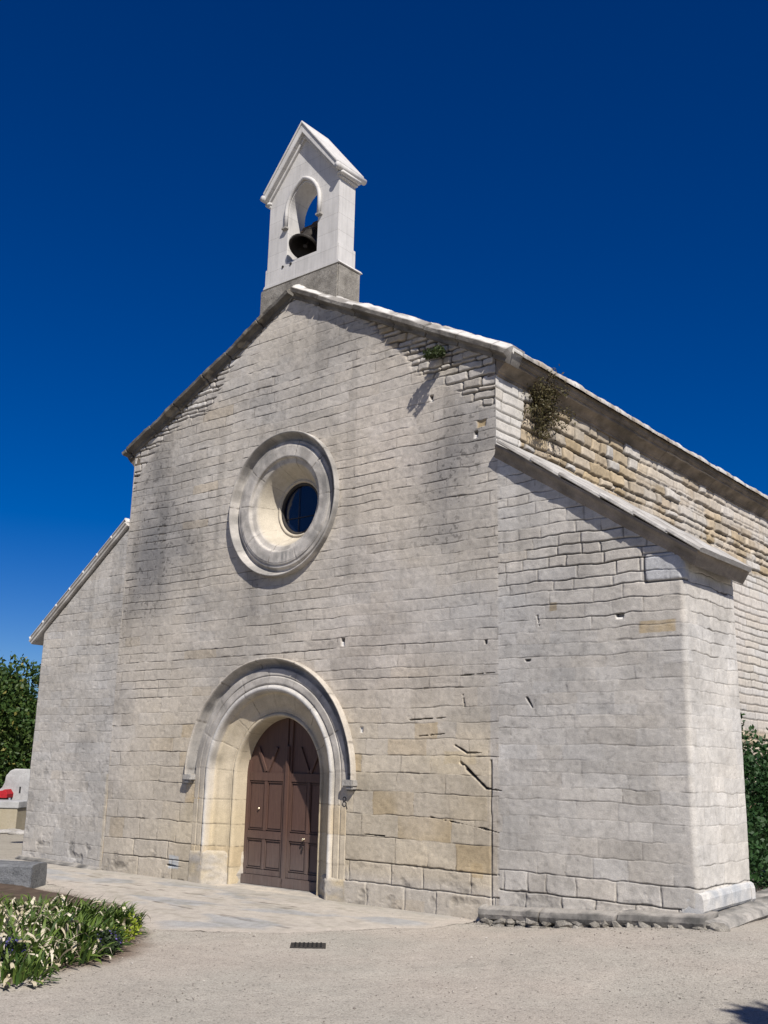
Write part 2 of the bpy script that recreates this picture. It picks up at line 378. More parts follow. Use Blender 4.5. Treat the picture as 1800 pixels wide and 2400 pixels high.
    # ---- cracks, putlog holes, patches
    for a,b,w0 in ((F(983,1610),F(1008,1626),.013),(F(1008,1626),F(1040,1626),.006),(F(995,1647),F(1050,1703),.020),(F(1050,1703),F(1082,1708),.008),(F(1138,1507),F(1150,1528),.008),(F(430,1845),F(500,1895),.011),(F(361,1868),F(395,1874),.012),(F(500,1895),F(520,1930),.009),
                   (F(885,1555),F(965,1550),.006),(F(965,1462),F(1075,1452),.005),(F(930,1765),F(1045,1790),.005),(F(1045,1790),F(1080,1800),.005),(F(905,1590),F(960,1585),.005),(F(770,1800),F(830,1806),.007),(F(1000,1500),F(1004,1530),.006),(F(1160,1330),F(1166,1356),.006)):
        d,t=seg(u,z,a,b); d=d+.022*(fbm(u*7,z*7,4,3)-.5); k=np.clip(1.3-np.abs(d)/(w0*(1.05-.5*t)),0,1)*(vn(u*9,z*9,2)>.14); h=h-.05*k; base=lerp(base,DIRT*.5,k)
    for (x,y,hw,hh,wt) in ((740,1386,.032,.055,1),(932,862,.026,.05,1),(1140,1427,.045,.02,1),(1338,1331,.05,.035,1),(781,1577,.03,.045,2),(1049,1387,.014,.022,0),(728,1262,.0,.0,0),(1040,915,.07,.05,3),(1028,938,.03,.05,1),(1290,870,.0,.0,0)):
        if hw==0: continue
        c=F(x,y); q=np.maximum(np.abs(u-c[0])/hw,np.abs(z-c[1])/hh)+.7*(vn(u*16,z*16,5)-.5); k=sm((1.12-q)/.3)
        h=h-(.09 if wt<2 else .02)*k; ins=np.broadcast_to(DIRT*.4,u.shape+(3,))
        if wt in(1,2): ins=lerp(ins,PALE*1.2,sm((c[1]+hh*.25-z)/.02) if wt==1 else np.ones_like(z)*.9); h=h+.07*k*sm((c[1]+hh*.25-z)/.02)*(wt==1)
        if wt==3: ins=np.broadcast_to(OCH*.8,u.shape+(3,))
        base=lerp(base,ins,k)
    for (x,y,hw,hh,cc) in ((1421,1352,.235,.075,OCH*.92),(1195,1310,.06,.06,OCH*.6),(880,1965,.30,.13,OCH*1.02),(1030,1880,.10,.10,OCH),(985,1700,.0,.0,OCH),(375,1862,.13,.11,np.array([.40,.43,.45])),(994,1637,.26,.085,WARM),(930,1945,.0,.0,WARM),(1010,1965,.28,.2,WARM*.98)):
        if hw==0: continue
        c=F(x,y); q=np.maximum(np.abs(u-c[0])/hw,np.abs(z-c[1])/hh)+.3*(fbm(u*8,z*8,5,3)-.5); k=sm((1.-q)/.15)*(.6+.6*fbm(u*9,z*9,8,3))
        base=lerp(base,cc,k*.8*(1-np.clip(j,0,1))); 
    # the big rounded grey block at the shoulder of the right buttress
    c=F(1445,1222); qx=np.clip(1-(np.abs(u-c[0])-.27)/.05,0,1)*np.clip(1-(np.abs(z-c[1]-.0)-.13)/.05,0,1); h=h+.012*sm(qx)-.015*((qx>0)&(qx<.4))+.01*(fbm(u*8,z*8,3,4)-.5)*sm(qx); base=lerp(base,np.array([.43,.44,.45]),sm(qx)*.8)
    ring=((qx>.02)&(qx<.45)); base=np.where(ring[...,None],base*.45,base)
    # eroded stones near the foot of the wall
    ft=sm((.30-z)/.2)*sm((u-1.3)/.3)*(np.abs(u)<W); base=lerp(base,GREY*1.03,ft*.6)
    er=np.clip(fbm(u*4,z*5,9,4)-.60,0,1)*(sm((.5-z)/.4)+.15+.4*lwing*sm((2.3-z)/1.)); h=h-.07*er; base=base*(1-1.0*np.clip(er*1.4,0,.35))[...,None]
    return h,np.clip(base,.01,.9)

def top_front(u):
    a=np.abs(u); g=ZA-GS*a
    w=np.where(u>0,5.76-(a-W)*.65,5.78-(a-W)*.73)
    t=np.where(a<=W,g,w); return np.where(u>XR,5.76-(XR-W)*.65,t)

chapel=thing('chapel','old pale limestone chapel with round window, arched brown door and white bell gable','chapel',(0,0,G0))
def grid_faces(nu,nv):
    i=np.arange(nu-1)[:,None]*nv+np.arange(nv-1)[None]; i=i.ravel()
    return np.stack([i,i+nv,i+nv+1,i+1],1)
def compact(V,Fc,C):
    used=np.unique(Fc); mp=np.full(len(V),-1,np.int64); mp[used]=np.arange(len(used)); return V[used],mp[Fc],C[used]

PX,PZ=-.12,1.44      # portal centre (springing)
RX,RZ=-.02,5.68      # rose centre
def build_front():
    st=.0078; us=np.arange(XL,XR+1.5+.0125,.0125); zs=np.arange(-.40,ZA+st,st)
    U,Z=np.meshgrid(us,zs,indexing='ij'); T=top_front(U); over=Z-T; Zc=np.minimum(Z,T)
    need=(over<st*1.5)&~(np.hypot(U-RX,Z-RZ)<1.05)&~((np.abs(U-PX)<1.43)&(Z<PZ))&~((np.hypot(U-PX,Z-PZ)<1.43)&(Z>=PZ))
    h=np.zeros(U.shape); c=np.full(U.shape+(3,),.3); hh,cc=facade_surface(U[need],Zc[need]); h[need]=hh; c[need]=cc
    # fade relief at the free corners
    ed=np.minimum(U-XL,9); h=h*sm(ed/.03)
    ncor=np.where(Zc>5.8,np.abs(np.abs(U)-W),9); h=h*sm(ncor/.03+.02)
    r=.045+.03*vn(Zc*3,Zc*0,2)+.05*sm((vn(Zc*1.1,Zc*0+3,5)-.6)/.2); E=XR
    # round the corner: arc length u-> position
    a0=XR-r; s=U-a0; ang=np.clip(s/r,0,math.pi/2); over_=np.maximum(s-r*math.pi/2,0)
    X=np.where(s<0,U,a0+r*np.sin(ang)); Y=np.where(s<0,0,r-r*np.cos(ang)+over_)
    nx=np.where(s<0,0,np.sin(ang)); ny=np.where(s<0,-1,-np.cos(ang))
    # left outer corner slightly rounded as well
    rl=.03+.03*vn(Zc*4,Zc*0+9,3); sl_=np.clip((XL+rl-U)/rl,0,1); Y=Y+rl*(1-np.sqrt(1-sl_**2))
    V=np.stack([X+nx*h,Y+ny*h,Zc],-1).reshape(-1,3); C=c.reshape(-1,3)
    Fc=grid_faces(len(us),len(zs))
    ov=(over.ravel()>=st*.999); kill=ov[Fc[:,0]]&ov[Fc[:,1]] | (ov[Fc].all(1))
    cu=U.ravel()[Fc].mean(1); cz=Z.ravel()[Fc].mean(1)
    rose=np.hypot(cu-RX,cz-RZ)<1.145
    por=(np.abs(cu-PX)<1.46)&(cz<PZ+.012)|((np.hypot(cu-PX,cz-PZ)<1.735)&(cz>=PZ+.01))
    kill|=rose|por
    Fc=Fc[~kill]; V,Fc,C=compact(V,Fc,C)
    return npmesh('front_wall',V,Fc,M_wall,C,chapel)
build_front()

def side_surface(y,z):
    zz,dh,dv,ci,bid,rb,jid=ashlar(y-3,z,0)
    wd=.010+.012*fbm(y*2,z*3,4,2); j=np.maximum(np.clip(1.15-dh/wd,0,1),np.clip(1.15-dv/wd,0,1)*.8)
    h=-.022*j+.006*(rb[...,0]-.5)+.006*(fbm(y*3,z*3,2)-.5)
    c=lerp(np.broadcast_to(PALE,y.shape+(3,)),BEIGE*1.05,rb[...,1]*.7); c=c*(1+.15*(rb[...,4]-.5))[...,None]; c=lerp(c,DIRT,j*.85)
    dr,ri=rubble(y,z,.32,.175,2)
    wv=.010+.012*ri[...,2]+.014*vn(y*5,z*5,3)+.0006*y; jr=np.clip(1.2-dr/wv,0,1)*np.clip(fbm(y*3,z*4,7,3)*2.2-.2,0,1); hr=-.05*jr+.045*(ri[...,3]-.6)-.012*sm(1-dr/.035)+.022*(fbm(y*8,z*8,4,3)-.5)
    cr=lerp(np.broadcast_to(np.array([.44,.36,.25]),y.shape+(3,)),BEIGE*1.0,np.clip(ri[...,4]*1.3-.3,0,.9)); cr=lerp(cr,OCH*.85,(ri[...,0]>.7)*.7); cr=lerp(cr,PALE,(ri[...,3]>.88)*.8); cr=cr*(.72+.42*ri[...,1])[...,None]*(.8+.4*fbm(y*5,z*7,2,4))[...,None]; cr=lerp(cr,DIRT*.8,np.clip(jr,0,.97))
    dist=y
    m=sm((y-.45-.35*vn(z*4,z*0,6))/.06)*sm((z-(4.75+.11*y)+.4*vn(y*1.1,z,5))/.15)
    sf=sm((y-3.2)/3)*.62; m=m*(1-sf*sm((fbm(y*.9,z*1.3,3)-.42)/.12))
    low=sm((2.55-z)/.2); m=np.maximum(m,low)
    h=h*(1-m)+hr*m; c=lerp(c,cr,m)
    # flush mortar washed over much of the further wall
    c=lerp(c,PINK*1.0,sm((y-3)/4)*.35*sm((fbm(y*.8,z*1.5,1,4)-.3)/.3))
    st=sm((7.0-z)/.1)*0
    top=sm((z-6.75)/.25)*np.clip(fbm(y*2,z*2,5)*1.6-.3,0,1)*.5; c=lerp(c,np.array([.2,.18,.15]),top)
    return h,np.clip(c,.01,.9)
def build_side():
    ys=[0.]; 
    while ys[-1]<17: ys.append(ys[-1]+.012+.0016*ys[-1])
    ys=np.array(ys); zs=np.arange(-.6,ZE+.02,.015)
    Y,Z=np.meshgrid(ys,zs,indexing='ij'); h,c=side_surface(Y,Z); h=h*sm(Y/.03+.02)
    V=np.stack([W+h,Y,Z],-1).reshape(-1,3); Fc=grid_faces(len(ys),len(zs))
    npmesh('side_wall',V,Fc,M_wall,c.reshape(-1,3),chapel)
    V2=V.copy(); V2[:,0]=-V2[:,0]; Fs=grid_faces(len(ys),len(zs))
    # the far side needs less detail
    ys2=np.linspace(0,17,200); zs2=np.linspace(-.6,ZE,110); Y,Z=np.meshgrid(ys2,zs2,indexing='ij'); h,c=side_surface(Y,Z)
    npmesh('side_wall',np.stack([-W-h*sm(Y/.1),Y,Z],-1).reshape(-1,3),grid_faces(200,110)[:,::-1],M_wall,c.reshape(-1,3),chapel)
build_side()

# solid core behind the facing, with the recesses of door and window left free
def arch_pts(cx,cz,r,zb,n=28): return [(cx-r,zb)]+[(cx-r*math.cos(math.pi*k/n),cz+r*math.sin(math.pi*k/n)) for k in range(n+1)]+[(cx+r,zb)]
def circle(cx,cz,r,n=48): return [(cx+r*math.cos(2*math.pi*k/n),cz+r*math.sin(2*math.pi*k/n)) for k in range(n)]
q=MB()
ic=.07
out=[(-W+ic,-.5),(PX-1.5,-.5)]+arch_pts(PX,PZ,1.5,-.48)[1:-1]+[(PX+1.5,-.5),(W-ic,-.5),(W-ic,ZE-.05),(0,ZA-.08),(-W+ic,ZE-.05)]
q.prism(out,ic,1.2,[circle(RX,RZ,1.12)])
q.box((PX,1.3,1.2),(3.2,1.0,3.6)); q.box((RX,1.3,RZ),(2.5,.9,2.5))
q.prism([(-W+ic,-.5),(W-ic,-.5),(W-ic,ZE-.05),(0,ZA-.08),(-W+ic,ZE-.05)],1.21,17)
q.prism([(W-ic,-.5),(XR-.09,-.5),(XR-.09,4.02),(W-ic,5.7)],ic,DEP-.03)
q.prism([(-W+ic,-.5),(XL+.04,-.5),(XL+.04,3.85),(-W+ic,5.7)],.06,DEP)
q.build('wall_core',M_core,chapel)

# ---------------------------------------------------------------- rings (rose, portal): grid swept along a path with block joints
def ring_part(name,path,prof,colf,nt,joints,mat=M_carved,parent=None,disp=.004,joint_w=.008,closed=False):
    """path(t)->(cx,cz,dx,dz) centre-line origin and outward direction; prof: list of (r,y)"""
    P=np.array(prof); sl=np.r_[0,np.cumsum(np.hypot(*np.diff(P,axis=0).T))]; ns=max(8,int(sl[-1]/.011)); s=np.linspace(0,sl[-1],ns)
    r=np.interp(s,sl,P[:,0]); y=np.interp(s,sl,P[:,1]); tr=np.gradient(r,s); ty=np.gradient(y,s)
    nr,ny=-ty,tr   # normal in (r,y); flipped below so that it points out of the stone
    k=np.where(ny>0,-1,1); k=np.where(np.abs(ny)<1e-3,np.sign(-nr)*np.sign(-1),k); 
    tt=np.linspace(0,1,nt); T,Sx=np.meshgrid(tt,s,indexing='ij')
    ox,oz,dx,dz,L=path(tt)
    rr=np.broadcast_to(r,T.shape); yy=np.broadcast_to(y,T.shape)
    arc=np.broadcast_to(L[:,None],T.shape)
    dj=np.min(np.abs(arc[...,None]-np.array(joints)[None,None]+.006*(vn(arc*3,Sx*30,2)-.5)[...,None]),-1)
    bi=np.searchsorted(np.array(joints),arc); rb=np.random.RandomState(len(prof)*7+nt).rand(len(joints)+2,3)[bi]
    j=np.clip(1.15-dj/joint_w,0,1)*np.clip(vn(arc*2.5,Sx*22,4)*1.7-.2,0,1)
    h=-.01*j+disp*(fbm(arc*6,Sx*8,3,4)-.5)*2+.003*(rb[...,0]-.5)
    X=ox[:,None]+dx[:,None]*rr; Zz=oz[:,None]+dz[:,None]*rr; Y=yy-h
    c=colf(arc,Sx,rr,yy,X,Zz,rb); c=c*(1+.08*(rb[...,1]-.5))[...,None]; c=lerp(c,DIRT*1.5,np.clip(j,0,1)*.75)
    V=np.stack([X,Y,Zz],-1).reshape(-1,3)
    return npmesh(name,V,grid_faces(nt,ns)[:,::-1],mat,c.reshape(-1,3),parent)
def rose_path(t): a=2*math.pi*t+math.pi/2; return np.full_like(t,RX),np.full_like(t,RZ),np.cos(a),np.sin(a),2*math.pi*t
def rc(arc,s,rr,yy,X,Z,rb):
    c=np.broadcast_to(GREY*.95,arc.shape+(3,)); c=c*(.78+.42*sm((fbm(X*5,Z*5,6,4)-.3)/.35))[...,None]; c=lerp(c,np.array([.49,.435,.335]),sm((yy-.02)/.1)*.8)
    n=fbm(X*3,Z*3,4,5); c=lerp(c,np.array([.17,.165,.155]),np.clip((n-.42)*2.6+.25*(rr>1.05),0,.7)*sm((rr-.8)/.1))
    c=lerp(c,np.array([.24,.235,.22]),gauss(X,Z,(RX+.05,RZ-.86),.22,.10)*sm((vn(X*45,Z*2,3)-.35)/.3)*.9)
    return c
jl=[.25,.85,1.5,2.2,2.85,3.5,4.1,4.75,5.4,6.0]
ring_part('window_surround',rose_path,[(1.19,.03),(1.19,-.085),(1.18,-.10),(1.165,-.10),(1.15,-.075),(1.135,-.02),(1.115,.03),(1.09,.05),(1.065,.045),(1.05,.02),(1.045,.0),(.995,.0),(.985,-.02),(.975,-.012),(.965,-.022),(.79,-.022),(.775,-.012),(.765,.03),(.70,.05),(.685,.055),(.63,.14),(.53,.32),(.5,.36),(.485,.37),(.475,.36),(.46,.35),(.44,.36),(.425,.40),(.42,.5)],rc,420,jl,parent=chapel)
q=MB(); q.lathe([(0.001,.43),(.43,.43)],48,Matrix.Translation((RX,0,RZ))@Matrix.Rotation(-math.pi/2,4,'X')@Matrix.Translation((0,0,0)))
g=q.build('window_pane',M_glass,chapel)
# rotate helper: lathe z axis was turned onto +y
q=MB(); MT=Matrix.Translation((RX,0,RZ))@Matrix.Rotation(-math.pi/2,4,'X')
q.lathe([(.43,.38),(.40,.38),(.39,.40),(.39,.425),(.43,.425)],48,MT)
q.box((RX+.02,.415,RZ-.14),(.76,.008,.007),0); q.box((RX-.06,.415,RZ),(.007,.008,.76))
q.build('window_frame',M_iron,chapel,True)

HJ=PZ-G0+.05
def portal_path(t,zb=G0-.05):
    H=PZ-zb; A=math.pi*1.3; tot=2*H+A; L=t*tot
    a=np.clip((L-H)/1.3,0,math.pi); dx=-np.cos(a); dz=np.sin(a)
    oz=np.where(L<H,zb+L,np.where(L>H+A,PZ-(L-H-A),PZ)); return np.full_like(t,PX),oz,dx,dz,L
def pc(arc,s,rr,yy,X,Z,rb):
    c=np.broadcast_to(GREY*.98,arc.shape+(3,)); c=c*(.84+.3*sm((fbm(X*5+yy*4,Z*5,6,4)-.3)/.35))[...,None]; c=lerp(c,BEIGE*1.0,sm((1.9-Z)/.8)); c=lerp(c,WARM*1.0,sm((1.25-Z)/.5)*(.45+.55*sm((yy-.03)/.05)))
    c=lerp(c,PALE*1.15,np.exp(-((rr-1.33)/.035)**2)*.85*sm((Z+.0)/.2)); c=lerp(c,WARM*1.02,sm((yy-.06)/.05)*.7)
    c=lerp(c,OCH*1.05,sm((rb[...,0]-.6)/.1)*sm((1.3-Z)/.3)*.5)
    n=fbm(X*2.5+yy*3,Z*2.5,4,5); c=c*(1-.35*np.clip((n-.52)*3,0,1))[...,None]
    return c
H=PZ-G0+.05; A=math.pi*1.3
jp=[.32,.62,.95,1.32,H+.1,H+.55,H+1.05,H+1.5,H+2.0,H+2.5,H+3.0,H+3.5,H+A-.1,H+A+.35,H+A+.75,H+A+1.15]
prof=[(1.63,.03),(1.62,-.004),(1.53,-.006),(1.52,-.004),(1.512,.012),(1.50,-.008),(1.41,-.008),(1.392,-.004),(1.385,.018),(1.375,.012),(1.365,-.02),(1.34,-.038),(1.31,-.035),(1.285,-.012),(1.275,.02),(1.27,.07),(1.262,.10),(1.235,.115),(1.18,.13),(1.11,.165),(1.05,.195),(1.0,.21),(.985,.205),(.975,.225),(.962,.205),(.945,.19),(.92,.195),(.905,.22),(.90,.25),(.895,.47)]
surr=ring_part('door_surround',portal_path,prof,pc,520,jp,parent=chapel)
# at the foot the mouldings die into rough splayed blocks
for sgn in(-1,1):
    us=np.linspace(0,1,70); zs=np.linspace(G0-.08,.30 if sgn<0 else .12,46); Uu,Z=np.meshgrid(us,zs,indexing='ij')
    n=fbm(Uu*4+sgn*3,Z*9,5,4)
    P0=np.array([1.62,-.012]); P1=np.array([1.30,-.03]); P2=np.array([.93,.26]); P3=np.array([.885,.46])
    seg1=Uu<.35; a=np.where(seg1,Uu/.35,0); b=np.clip((Uu-.35)/.5,0,1); c_=np.clip((Uu-.85)/.15,0,1)
    r=1.62+(1.30-1.62)*a*seg1; r=np.where(seg1,r,1.30+(.93-1.30)*b+(.885-.93)*c_); y=np.where(seg1,-.012-.018*a,-.03+.29*b+.2*c_)
    top=zs[-1]; e=np.clip((top-Z)/.05,0,1); y=y-.012*n*e+.03*(1-e)**2
    X=PX+sgn*(r-.04*(n-.5)*(Uu>.35)); cc=lerp(np.broadcast_to(WARM*.88,Uu.shape+(3,)),GREY*.95,np.clip(n*1.6-.3,0,1))*(.8+.4*fbm(Uu*5,Z*6,7,4))[...,None]; cc=lerp(cc,DIRT*2,sm((n-.72)/.1)*.5)
    f=grid_faces(70,46); npmesh('jamb_block',np.stack([X,y,Z],-1).reshape(-1,3),f if sgn<0 else f[:,::-1],M_wall,cc.reshape(-1,3),chapel)
# hood mould above the door
def hood_path(t): a=math.pi*t; return np.full_like(t,PX),np.full_like(t,PZ),-np.cos(a),np.sin(a),a
def hc(arc,s,rr,yy,X,Z,rb):
    c=np.broadcast_to(GREY*.9,arc.shape+(3,)); n=fbm(X*3,Z*3,6,5); c=lerp(c,np.array([.17,.165,.155]),np.clip((n-.36)*2.4,0,.8)); return lerp(c,BEIGE*1.1,sm((rr-1.74)/.03)*.6)
ring_part('hood_mould',hood_path,[(1.785,.03),(1.785,-.09),(1.778,-.105),(1.765,-.105),(1.75,-.085),(1.735,-.04),(1.712,.02),(1.685,.045),(1.655,.04),(1.635,.01),(1.63,-.004),(1.605,.0)],hc,330,[.05,.5,.95,1.42,1.9,2.4,2.85,3.1],M_wall,chapel,.008,.010)
for sx in(-1,1):
    q=MB(); q.box((PX+sx*1.715,-.045,PZ-.045),(.20,.13,.09),0,.012); q.box((PX+sx*1.735,-.04,PZ-.11),(.13,.10,.05),0,.012); q.build('hood_stop',M_base,chapel)

# ---------------------------------------------------------------- straight mouldings / copings
def beam(name,p0,p1,Av,Bv,prof,segs,mat,cfun,parent,jit=.008,disp=.01,step=.02,gap=.01,notch=.02,seed=0):
    p0=np.array(p0,float);p1=np.array(p1,float);Av=np.array(Av,float);Bv=np.array(Bv,float); L=np.linalg.norm(p1-p0); D=(p1-p0)/L
    P=np.array(list(prof)+[prof[0]]); sl=np.r_[0,np.cumsum(np.hypot(*np.diff(P,axis=0).T))]; ns=int(sl[-1]/step)+2; s=np.linspace(0,sl[-1],ns)
    s=np.unique(np.r_[s,sl]); ns=len(s)
    a=np.interp(s,sl,P[:,0]); b=np.interp(s,sl,P[:,1]); ca,cb=P[:-1].mean(0)
    r=np.random.RandomState(300+seed)
    if isinstance(segs,(int,float)):
        js=[0]; 
        while js[-1]<L: js.append(js[-1]+segs*r.uniform(.7,1.35))
    else: js=list(segs)
    js=np.array(js); nt=int(L/step)+2; t=np.linspace(0,L,nt); T,Si=np.meshgrid(t,np.arange(ns),indexing='ij'); Sx=s[Si]
    bi=np.searchsorted(js,T); rb=r.rand(len(js)+2,4)[bi]; dj=np.min(np.abs(T[...,None]-js[1:][None,None]),-1)
    j=np.clip(1.2-dj/gap,0,1)
    aa=a[Si]; bb=b[Si]; da=aa-ca; db=bb-cb; ln=np.hypot(da,db)+1e-6
    n=fbm(T*4+seed,Sx*5,3,5)-.5
    k=disp*2*n-notch*j
    aa=aa+da/ln*k+jit*(rb[...,0]-.5)*2; bb=bb+db/ln*k+jit*(rb[...,1]-.5)*2
    V=p0+D*T[...,None]+Av*aa[...,None]+Bv*bb[...,None]
    c=cfun(T,a[Si],b[Si],rb,n); c=lerp(c,DIRT,j*.8)
    Fc=grid_faces(nt,ns); V=V.reshape(-1,3); C=c.reshape(-1,3)
    # end caps as fans
    n0=len(V); V=np.vstack([V,V[:ns].mean(0),V[-ns:].mean(0)]); C=np.vstack([C,C[:ns].mean(0),C[-ns:].mean(0)])
    i=np.arange(ns-1); caps=np.r_[np.stack([i,i+1,np.full(ns-1,n0),np.full(ns-1,n0)],1),np.stack([(nt-1)*ns+i+1,(nt-1)*ns+i,np.full(ns-1,n0+1),np.full(ns-1,n0+1)],1)]
    me=bpy.data.meshes.new(name); 
    faces=[tuple(f) for f in Fc]+[tuple(f[:3]) for f in caps]
    me.from_pydata((V-np.array(wloc(parent)) if parent is not None else V).tolist(),[],faces); me.update()
    at=me.attributes.new('Col','FLOAT_COLOR','POINT'); c4=np.ones((len(V),4),np.float32); c4[:,:3]=C; at.data.foreach_set('color',c4.ravel())
    bm=bmesh.new(); bm.from_mesh(me); bmesh.ops.recalc_face_normals(bm,faces=bm.faces); bm.to_mesh(me); bm.free()
    me.materials.append(mat); return link(bpy.data.objects.new(name,me),parent)
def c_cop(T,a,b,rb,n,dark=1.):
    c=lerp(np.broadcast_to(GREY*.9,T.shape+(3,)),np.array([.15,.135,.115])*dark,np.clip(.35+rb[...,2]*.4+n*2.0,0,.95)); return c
def c_pale(T,a,b,rb,n): return lerp(np.broadcast_to(PALE*1.1,T.shape+(3,)),GREY*.8,np.clip(.35+n*1.8+rb[...,2]*.3,0,1))
def c_brown(T,a,b,rb,n): return lerp(np.broadcast_to(np.array([.26,.215,.165]),T.shape+(3,)),np.array([.13,.11,.085]),np.clip(.35+rb[...,2]*.3+n*2.2,0,1))
def c_fasc(T,a,b,rb,n): return lerp(np.broadcast_to(np.array([.27,.235,.195]),T.shape+(3,)),np.array([.16,.14,.115]),np.clip(.4+n*2,0,1))
sl=math.atan(GS); cs,sn=math.cos(sl),math.sin(sl)
for sg in(1,-1):
    p0=(0,0,ZA-.0); p1=(sg*(W+(.19 if sg>0 else .15)),0,ZA-GS*(W+(.19 if sg>0 else .15))); B=(sg*sn,0,cs)
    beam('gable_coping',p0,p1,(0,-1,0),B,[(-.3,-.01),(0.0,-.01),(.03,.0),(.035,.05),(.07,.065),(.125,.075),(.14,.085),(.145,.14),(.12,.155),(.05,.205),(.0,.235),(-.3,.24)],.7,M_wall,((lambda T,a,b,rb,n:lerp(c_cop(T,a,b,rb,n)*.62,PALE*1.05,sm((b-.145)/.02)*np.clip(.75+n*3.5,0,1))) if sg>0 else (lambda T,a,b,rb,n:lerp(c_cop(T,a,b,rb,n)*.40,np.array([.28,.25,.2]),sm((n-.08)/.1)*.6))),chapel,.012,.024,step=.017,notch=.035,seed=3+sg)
    # rough slabs of the roof edge behind the coping
# roof: rough stone slabs
def roof(sg,name):
    nu,nv=150,420; a=np.linspace(0,1,nu); y=np.concatenate([np.linspace(.02,5,250),np.linspace(5.03,17.2,170)]); Aa,Y=np.meshgrid(a,y,indexing='ij')
    d=Aa*(W+.27)/cs; X=d*cs; Z=ZA+.20-X*GS
    dr,ri=rubble(d,Y,.42,.35,5); h=.02*ri[...,3]+.02*sm(dr/.05)+.035*(fbm(d*3,Y*3,2,5)-.4)
    h=h*sm((1.0-Aa)/.02+.3)+.02
    c=lerp(np.broadcast_to(PALE*.98,X.shape+(3,)),np.array([.26,.21,.15]),np.clip(fbm(d*5,Y*5,6,4)*2-.75,0,.8)); c=lerp(c,DIRT,np.clip(1-dr/.02,0,1)*.7)
    V=np.stack([sg*(X+sn*h),Y,Z+cs*h],-1); Vb=np.stack([sg*X,Y,Z-.10],-1)
    V=V.reshape(-1,3); f=grid_faces(nu,nv); f=f if sg>0 else f[:,::-1]
    # skirt along the eaves and the front edge
    idx=np.arange(nu*nv).reshape(nu,nv); rim=np.r_[idx[:,0],idx[-1,1:]]
    low=V[rim].copy(); low[:,2]-=np.r_[np.full(nu,.1),np.full(nv-1,.05)]; low[:,0]-=0
    b0=len(V); V=np.vstack([V,low]); i=np.arange(len(rim)-1); sk=np.stack([rim[i],b0+i,b0+i+1,rim[i+1]],1)
    cc=np.vstack([c.reshape(-1,3),c.reshape(-1,3)[rim]*.8])
    npmesh('roof',V,np.vstack([f,sk]),M_wall,cc,chapel)
roof(1,'roof'); roof(-1,'roof')
for sg in(1,-1):
    beam('eaves_cornice',(sg*W,.01,ZE-.33),(sg*W,17.1,ZE-.33),(sg,0,0),(0,0,1),[(-.15,.07),(.015,.07),(.02,.11),(.04,.12),(.05,.14),(.09,.18),(.15,.22),(.165,.225),(.175,.24),(.175,.27),(.195,.28),(.205,.30),(.215,.31),(.22,.395),(-.15,.41)],1.1,M_wall,c_brown,chapel,.006,.008,step=.03,seed=8+sg)

# wing copings
ws=.65; wl=math.atan(ws); wc,wsn=math.cos(wl),math.sin(wl); ZI=5.76
p0=(W-.02,0,ZI+.02*ws); xe=XR+.15; p1=(xe,0,ZI-(xe-W)*ws)
# top slabs overlap downhill
PF=[(-1.5,-.02),(0,-.02),(.015,.0),(.03,.04),(.055,.08),(.09,.11),(.11,.125),(.115,.155),(-1.5,.16)]
def side_slab(sgn,p0,p1,name,prof,cf,seed,seg=3.): return beam(name,p0,p1,(0,-1,0),(sgn*wsn,0,wc),prof,seg,M_wall,cf,chapel,.003,.005,gap=.006,notch=.006,seed=seed,step=.025)
side_slab(1,p0,p1,'buttress_coping',PF,c_fasc,21)
Ls=(xe-W)/wc; k0=0
for k,L in enumerate([.62,.50,.66,.52,.50,.70]):
    a0=k0; a1=min(k0+L+.03,Ls+.03); k0+=L
    if a0>Ls: break
    D=np.array([wc,0,-wsn]); Bn=np.array([wsn,0,wc]); o=np.array([W,0,ZI]); t=.02+.015*R.rand()
    beam('coping_slab',o+D*a0+Bn*(.16+.02),o+D*a1+Bn*(.158),(0,-1,0),Bn,[(-1.45,0),(.10+t*.6,0.0),(.12+t,.012),(.115+t,.04),(.09,.055),(-1.45,.06)],9,M_wall,(lambda T,a,b,rb,n:c_pale(T,a,b,rb,n)*.82),chapel,.004,.018,step=.025,seed=40+k)
# return of the eaves along the side of the buttress
beam('buttress_eaves',(XR,.0,ZI-(XR-W)*ws-.02),(XR,DEP+.03,ZI-(XR-W)*ws-.02),(1,0,0),(0,0,1),[(-.1,0),(0.005,0),(.02,.02),(.05,.055),(.11,.09),(.125,.10),(.13,.15),(-.1,.17)],4.,M_wall,c_fasc,chapel,.003,.005,seed=29)
ws=.73; wl=math.atan(ws); wc,wsn=math.cos(wl),math.sin(wl); ZI=5.78
# left buttress: thin slabs carrying a row of dark stone tiles pointed in white
o=np.array([-W,0,ZI+.05]); D=np.array([-wc,0,-wsn]); Bn=np.array([-wsn,0,wc]); Ll=(6.5+.30-W)/wc
beam('buttress_coping',o+D*.0,o+D*Ll,(0,-1,0),Bn,[(-1.5,0),(.02,0),(.05,.01),(.055,.045),(.075,.055),(.08,.09),(-1.5,.09)],9,M_wall,c_pale,chapel,.002,.004,seed=31)
q=MB(); n=7; seg_=Ll/n
tl=Matrix.Rotation(-math.pi+wl,4,'Y')
for k in range(n):
    c=o+D*(seg_*(k+.5))+Bn*(.09+.055)
    q.box((c[0],.72,c[2]),(seg_*.9,1.5,.10),0,.012,Matrix.Rotation(-wl,4,'Y'))
q.build('roof_tile_row',M_tile,chapel)
q=MB()
for k in range(n+1):
    c=o+D*(seg_*k)+Bn*(.09+.05); q.box((c[0],.72,c[2]),(seg_*.07,1.53,.11),0,.01,Matrix.Rotation(-wl,4,'Y'))
